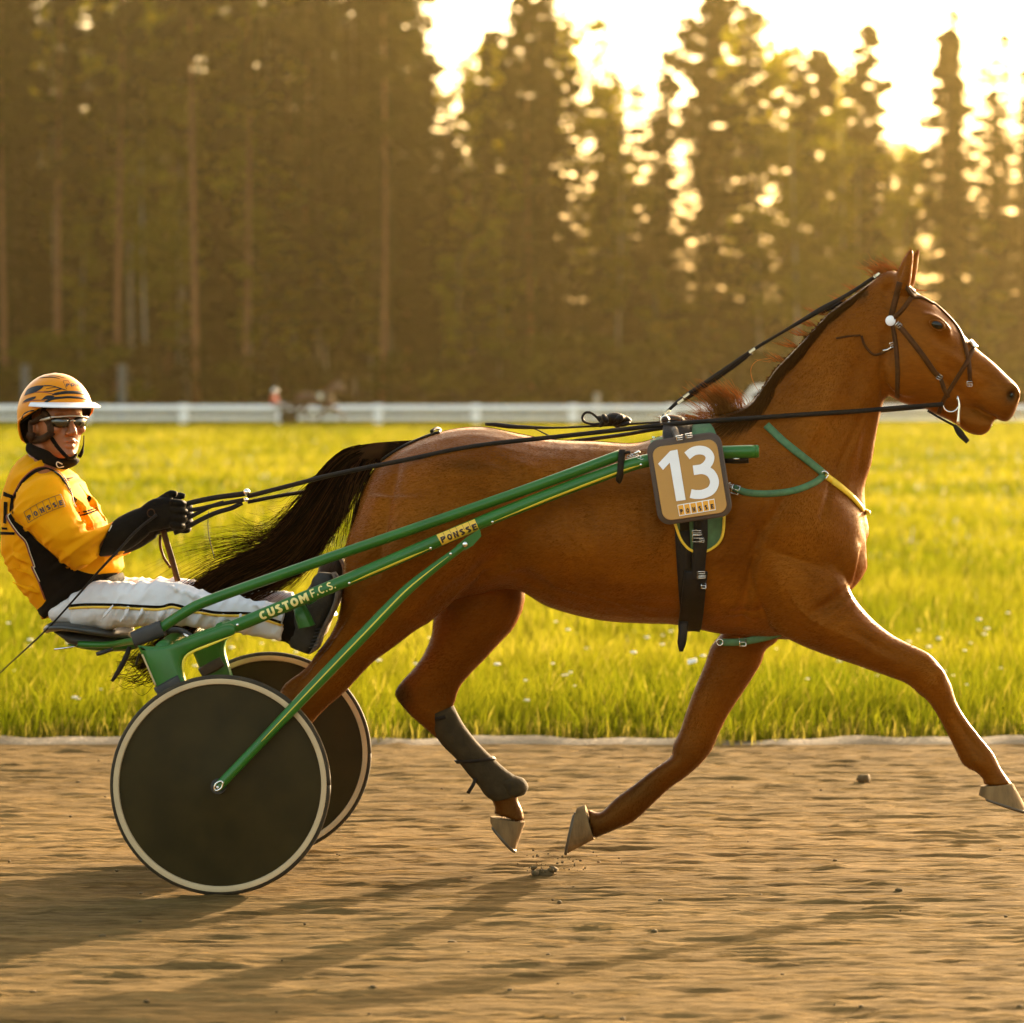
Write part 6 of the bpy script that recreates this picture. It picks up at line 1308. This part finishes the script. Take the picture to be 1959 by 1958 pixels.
# gloves: gauntlet, palm, four bent fingers and a thumb each, closed on the reins
def glove(sy, dx, dy, Y0, name_parent):
    mb = MB(); s = 1 if sy < 0 else -1
    loft(mb, [(190 + dx, 1066, 220 + dx, 995, .054, Y0 - s * .07), (224 + dx, 1060, 228 + dx, 989, .052, Y0 - s * .05), (256 + dx, 1047, 254 + dx, 976, .046, Y0 - s * .025), (284 + dx, 1024 + dy, 278 + dx, 968 + dy, .036, Y0)], HY, 18, 3, 2.4)
    loft(mb, [(276 + dx, 1022 + dy, 272 + dx, 968 + dy, .034, Y0), (300 + dx, 1016 + dy, 292 + dx, 955 + dy, .030, Y0), (326 + dx, 1010 + dy, 320 + dx, 951 + dy, .027, Y0 + s * .003), (336 + dx, 1006 + dy, 334 + dx, 956 + dy, .020, Y0 + s * .006)], HY, 18, 3, 2.6)
    for k in range(4):
        y = 962 + dy + 14.5 * k; L = (0.94, 1.05, 1.0, 0.82)[k]; a = P(330 + dx, y, Y0 - s * .012); 
        tube(mb, [a, a + Vector((.026 * L, s * .006, -.002)), a + Vector((.034 * L, s * .030, -.006)), a + Vector((.018, s * .050 * L, -.008)), a + Vector((-.012, s * .050 * L, -.007))], [.0135, .0130, .0120, .0115, .0095], 10, sub=3)
        ball(mb, a + Vector((.003, -s * .004, .001)), (.013, 0, 0), (0, .011, 0), (0, 0, .012), 10, 7)
    a = P(304 + dx, 962 + dy, Y0 + s * .010); tube(mb, [a, a + Vector((.022, s * .004, .017)), a + Vector((.042, s * .004, .030)), a + Vector((.060, s * .002, .027))], [.017, .0155, .0130, .0095], 10, sub=3)
    me = union(mb, 0.0036, 2, 0.4); return link('glove', me, m_glove, name_parent)
g1 = glove(-1, 0, 0, 13.055, person); g2 = glove(1, 16, 4, 13.175, person); GB = bvh_of(g1.data)
q = hit(GB, 289, 982); mb = MB()
if q:
    nn = q[1]; uu = nn.cross(Vector((0, 0, 1))).normalized(); vv = uu.cross(nn); torus(mb, q[0] + nn * .001, uu * .012, vv * .013, .0022, 22, 6); mb.build('glove_badge', m_brown, g1)

# shoes
def shoe(yc, dx, dy):
    mb = MB(); loft(mb, [(556 + dx, 1238 + dy, 592 + dx, 1252 + dy, .026), (548 + dx, 1222 + dy, 606 + dx, 1238 + dy, .036), (543 + dx, 1192 + dy, 616 + dx, 1208 + dy, .040), (566 + dx, 1166 + dy, 632 + dx, 1178 + dy, .043), (590 + dx, 1132 + dy, 645 + dx, 1146 + dy, .046), (598 + dx, 1108 + dy, 646 + dx, 1116 + dy, .042), (610 + dx, 1095 + dy, 636 + dx, 1097 + dy, .022)], yc, 18, 4, 2.4); sh = mb.build('shoe', m_shoe, person)
    mb = MB(); loft(mb, [(528 + dx, 1170 + dy * .6, 528 + dx, 1225 + dy, .041), (546 + dx, 1164 + dy * .7, 546 + dx, 1229 + dy, .044), (566 + dx, 1162 + dy, 560 + dx, 1237 + dy, .042), (586 + dx, 1172 + dy, 574 + dx, 1236 + dy, .036)], yc + .002, 16, 3); mb.build('sock', m_black, sh)
    mb = MB(); loft(mb, [(590 + dx, 1252 + dy, 597 + dx, 1250 + dy, .024), (600 + dx, 1238 + dy, 612 + dx, 1238 + dy, .040), (613 + dx, 1208 + dy, 623 + dx, 1206 + dy, .044), (628 + dx, 1178 + dy, 639 + dx, 1176 + dy, .046), (641 + dx, 1146 + dy, 652 + dx, 1143 + dy, .050), (642 + dx, 1116 + dy, 653 + dx, 1113 + dy, .046), (634 + dx, 1096 + dy, 642 + dx, 1094 + dy, .024)], yc - .012, 16, 3, 3.0); so = mb.build('sole', m_sole, sh)
    mb = MB()
    for k in range(6): y = 1238 - 7 * k + dy; x = 603 + 2.6 * k + dx; tube(mb, [P(x - 12, y + 2, yc - .052), P(x + 4, y - 1, yc - .053)], .0022, 5)
    mb.build('tread', m_rub, so)
shoe(12.965, 0, 0); shoe(13.36, 14, -28)

# helmet
def helm_z(a):
    """lower edge of the shell at angle a from the front (metres above the ear hole)"""
    d = abs(math.degrees((a + math.pi) % (2 * math.pi) - math.pi)); return float(np.interp(d, [0, 35, 58, 75, 92, 108, 125, 150, 180], [.086, .084, .078, .058, .042, .028, -.030, -.044, -.046]))
def shell(grow, zb=0.0, nz=16, na=72):
    mb = MB(); vs = []; zt, z0, A, Bw = .192 + grow, .052, .142 + grow, .120 + grow
    for j in range(na):
        a = 2 * math.pi * j / na; zl = helm_z(a) + zb
        for i in range(nz + 1):
            z = zt + (zl - zt) * (math.sin(i / nz * math.pi / 2) ** 1.0 if False else (1 - math.cos(i / nz * math.pi / 2)) * .5 + .5 * i / nz)
            k = math.sqrt(max(0, 1 - ((z - z0) / (zt - z0)) ** 2)) if z > z0 else 1 - 0.18 * ((z0 - z) / .1) ** 2
            vs.append(Hd(-.012 + A * k * math.cos(a) * (1.02 if math.cos(a) < 0 else 1), Bw * k * math.sin(a), z))
    n = nz + 1; f = [(j * n + i, j * n + i + 1, ((j + 1) % na) * n + i + 1, ((j + 1) % na) * n + i) for j in range(na) for i in range(nz)]
    mb.add(vs, f); return mb
hm = shell(0.0); bm_edge = [Vector(hm.v[j * 17 + 16]) for j in range(72)]; tube(hm, bm_edge + [bm_edge[0]], .004, 7)
helmet = hm.build('helmet', m_helm, person); EB = bvh_of(helmet.data)
shell(-0.006, -0.010).build('helmet_lining', m_black, helmet)
mb = MB(); vs = []; N = 30
for j in range(N + 1):
    a = math.radians(-72 + 144 * j / N); z = .086; k = .97; c = math.cos(a) ** .8 if math.cos(a) > 0 else 0
    i0 = Hd(-.012 + .136 * k * math.cos(a), .118 * k * math.sin(a), z + .004); L = .052 * c
    o0 = Hd(-.012 + (.140 + L) * k * math.cos(a), (.122 + L * .7) * k * math.sin(a), z - .010 * c)
    for t, d in ((0, .004), (.5, .0065), (1, .001), (1, -.002), (.5, -.0015), (0, -.004)): vs.append(i0 + (o0 - i0) * t + hu * d)
mb.add(vs, [(j * 6 + i, j * 6 + (i + 1) % 6, (j + 1) * 6 + (i + 1) % 6, (j + 1) * 6 + i) for j in range(N) for i in range(6)] + [tuple(range(6)), tuple(range(N * 6 + 5, N * 6 - 1, -1))]); mb.build('brim', mat('pale grey brim', (0.62, 0.60, 0.60), 0.3, coat=0.4), helmet, auto=50)
def z3(x, y): return (20 + x / 8.777, 690 + y / 8.777)
def hline(pts, w, m=m_hblack, name='stripe'): mb = MB(); strap(mb, EB, [z3(*q) for q in pts], w, .0004, .0008, 5); mb.build(name, m, helmet)
hline(((700, 578), (760, 562), (900, 540), (1050, 536), (1200, 546), (1340, 565)), [.002, .011, .012, .012, .011])
hline(((425, 855), (520, 790), (600, 695), (700, 645), (850, 626), (1000, 618), (1200, 632), (1370, 655)), [.004, .009, .010, .008, .008, .008])
hline(((195, 1260), (190, 1130), (190, 1000), (230, 900), (330, 850), (430, 840)), .005, m_hblack)
hline(((560, 425), (700, 430), (830, 468), (950, 505)), [.006, .003, .005, .001]); hline(((470, 300), (560, 285), (700, 282), (830, 305)), [.001, .006, .007, .001]); hline(((640, 262), (760, 262), (930, 298)), [.001, .003, .001]); hline(((560, 520), (680, 520), (800, 490), (900, 480)), [.001, .004, .005, .001]); hline(((600, 480), (720, 455), (800, 455)), .0018); hline(((300, 560), (480, 530), (640, 545), (780, 590)), [.001, .0035, .003, .001], m_red); hline(((200, 720), (330, 680), (460, 668), (600, 672)), [.001, .003, .003, .001], m_red)
for pl_ in (((232, 600), (290, 490), (420, 432), (565, 425), (500, 490), (400, 545), (300, 572)), ((205, 705), (280, 645), (425, 605), (400, 650), (270, 690)), ((515, 665), (615, 592), (745, 600), (640, 648))):
    mb = MB(); patch(mb, EB, [z3(*q) for q in pl_], .0012, 2.2); mb.build('stripe', m_hblack, helmet)
mb = MB(); strap(mb, EB, [z3(*q) for q in ((940, 480), (880, 345), (970, 335), (1030, 450))], .0012, .0004, .001, 1)
letters_on(mb, EB, 'PON', z3(935, 445), z3(1160, 425), 6.0, 0.24, .0012); mb.build('lettering', m_ink, helmet)
# strap, ear pads, glasses
def face_line(name, pts, w, m, th=.004, off=.002, par=helmet): mb = MB(); strap(mb, PB, pts, w, th, off, 5); return mb.build(name, m, par)
face_line('ear_pad', [(46, 840), (58, 842), (74, 842), (88, 837), (100, 827)], .024, m_brown, .012, .004)
face_line('ear_pad', [(58, 802), (54, 815), (53, 828), (58, 838)], .012, m_brown, .010, .003); face_line('ear_pad', [(82, 790), (91, 800), (97, 815), (99, 830)], [.034, .028, .020, .016], m_brown, .008, .003)
face_line('chin_strap', [(98, 836), (108, 852), (118, 864), (129, 875)], .012, m_black); face_line('chin_strap', [(129, 875), (140, 877), (152, 873), (160, 866)], .011, m_black)
mb = MB(); tube(mb, [Hd(.03, -.085, -.02), Hd(.045, -.075, -.05), Hd(.06, -.06, -.075), Hd(.062, -.05, -.088)], [.003, .004, .010, .010], 8, sub=3, flat=(hr, .4)); mb.build('chin_strap', m_black, helmet)
gl = None
def lens(s):
    mb = MB(); vs = []; K = 24
    for ring_, d in ((1.0, .0), (.6, .004), (.1, .006)):
        for j in range(K):
            t = 2 * math.pi * j / K; x = .030 * ring_ * math.copysign(abs(math.cos(t)) ** .75, math.cos(t)); z = .0175 * ring_ * math.copysign(abs(math.sin(t)) ** .8, math.sin(t)) * (1.0 if math.sin(t) > 0 else 1.05)
            r = s * (.036 + x * (1 if True else 0)); f = .101 - 4.2 * (r * r) + d; vs.append(Hd(f, r, .027 + z))
    mb.add(vs, [(i * K + j, i * K + (j + 1) % K, (i + 1) * K + (j + 1) % K, (i + 1) * K + j) for i in range(2) for j in range(K)] + [tuple(range(2 * K, 3 * K)), tuple(range(K - 1, -1, -1))]); return mb
gl = lens(1).build('sunglasses', m_lens, person); lens(-1).build('lens', m_lens, gl)
mb = MB(); tube(mb, [Hd(.101 - 4.2 * r * r + .003, r, .0455 + .002 * math.cos(r * 40)) for r in np.linspace(-.068, .068, 19)], .0026, 7); tube(mb, [Hd(.080, .068, .042), Hd(.05, .078, .036), Hd(.0, .080, .032)], [.005, .004, .0025], 7, sub=3); tube(mb, [Hd(.080, -.068, .042), Hd(.05, -.078, .036), Hd(.0, -.080, .032)], [.005, .004, .0025], 7, sub=3); tube(mb, [Hd(.104, -.009, .030), Hd(.108, 0, .034), Hd(.104, .009, .030)], .0024, 6); mb.build('frame', m_frame, gl)
mb = MB(); strap(mb, PB, [tuple(q) for q in (z3(965, 1385), z3(1010, 1355), z3(1060, 1342), z3(1110, 1348), z3(1150, 1385))], .0025, .0006, .0004, 5); mb.build('mouth_line', mat('mouth', (0.16, 0.05, 0.03), 0.5), person)

# whip carried in the near hand
wp = MB(); free([(0 - 60, 1352, 12.98), (0, 1288, 12.97), (88, 1206, 12.95), (150, 1138, 12.92), (190, 1092, 12.90), (228, 1052, 12.93), (262, 1015, 12.99), (300, 985, 13.02)], [.0016, .002, .003, .0035, .004, .0045, .005, .005], 8, 5, None, wp)
tag(wp.build('whip', m_strap), 'thin black whip slanting down behind the driver from his near glove', 'whip')
# ------------------------------------------------------------------ another horse and driver, far off on the other side of the infield
def kids(o): return [c for c in bpy.data.objects if c.parent == o]
FAR = Vector((-23.25, 166.9, 0.0))
def copy_tree(o, parent, swap, skip=()):
    c = o.copy(); COL.objects.link(c); inv = o.matrix_parent_inverse.copy(); c.parent = parent; c.matrix_parent_inverse = inv
    if parent is None: c.location = c.location + FAR
    if c.type == 'MESH':
        for s in c.material_slots:
            if s.material and s.material.name in swap: m = swap[s.material.name]; s.link = 'OBJECT'; s.material = m
    for k in kids(o):
        if k.name.split('.')[0] not in skip: copy_tree(k, c, swap, skip)
    return c
m_coat2 = mat('dark bay coat', (0.045, 0.016, 0.008), 0.5, var=0.3, scale=4); m_red2 = mat('red jersey', (0.55, 0.05, 0.03), 0.6); m_wh2 = mat('white helmet shell', (0.72, 0.72, 0.68), 0.3); m_rail2 = mat('white plate', (0.75, 0.66, 0.5), 0.5)
for o, lab, swap, skip in ((horse, 'small dark bay horse trotting far off in front of the rail', {'chestnut coat': m_coat2}, ('leg_boot', 'eye', 'nostril', 'teeth')),
                           (hs, 'harness on the small dark bay horse far off by the rail', {}, ('buckle', 'ring', 'cord', 'trim')), (np_, 'pale number plate on the small dark bay horse far off by the rail', {'tan plate panel': m_rail2}, ('digit', 'sponsor_label', 'buckle')),
                           (su, 'sulky pulled by the small dark bay horse far off by the rail', {'green enamel': m_strap, 'cream tyre wall': m_rub}, ('rivet', 'bolt', 'chain', 'lettering', 'sticker', 'stripe')),
                           (person, 'person in red with white helmet driving the far off sulky by the rail', {'yellow jersey': m_red2, 'amber helmet shell': m_wh2, 'black helmet print': m_wh2}, ('lettering', 'stripe', 'chest_print', 'back_print', 'piping', 'sleeve_boxes', 'collar_badge', 'chest_band', 'front_seam'))):
    c = copy_tree(o, None, swap, skip); c['label'] = lab
# ------------------------------------------------------------------ haze
mb = MB(); box(mb, (-25, 150, 17.4), 330, 330, 37.2)
hz = mb.build('haze', [], smooth=False); hz.data.materials.clear()
m = bpy.data.materials.new('evening haze'); m.use_nodes = True; t = m.node_tree; t.nodes.clear()
o = t.nodes.new('ShaderNodeOutputMaterial'); v = t.nodes.new('ShaderNodeVolumePrincipled')
v.inputs['Color'].default_value = (1.0, 0.79, 0.34, 1); v.inputs['Density'].default_value = 0.000125; v.inputs['Anisotropy'].default_value = 0.88
t.links.new(v.outputs[0], o.inputs['Volume']); hz.data.materials.append(m)
tag(hz, kind='stuff')
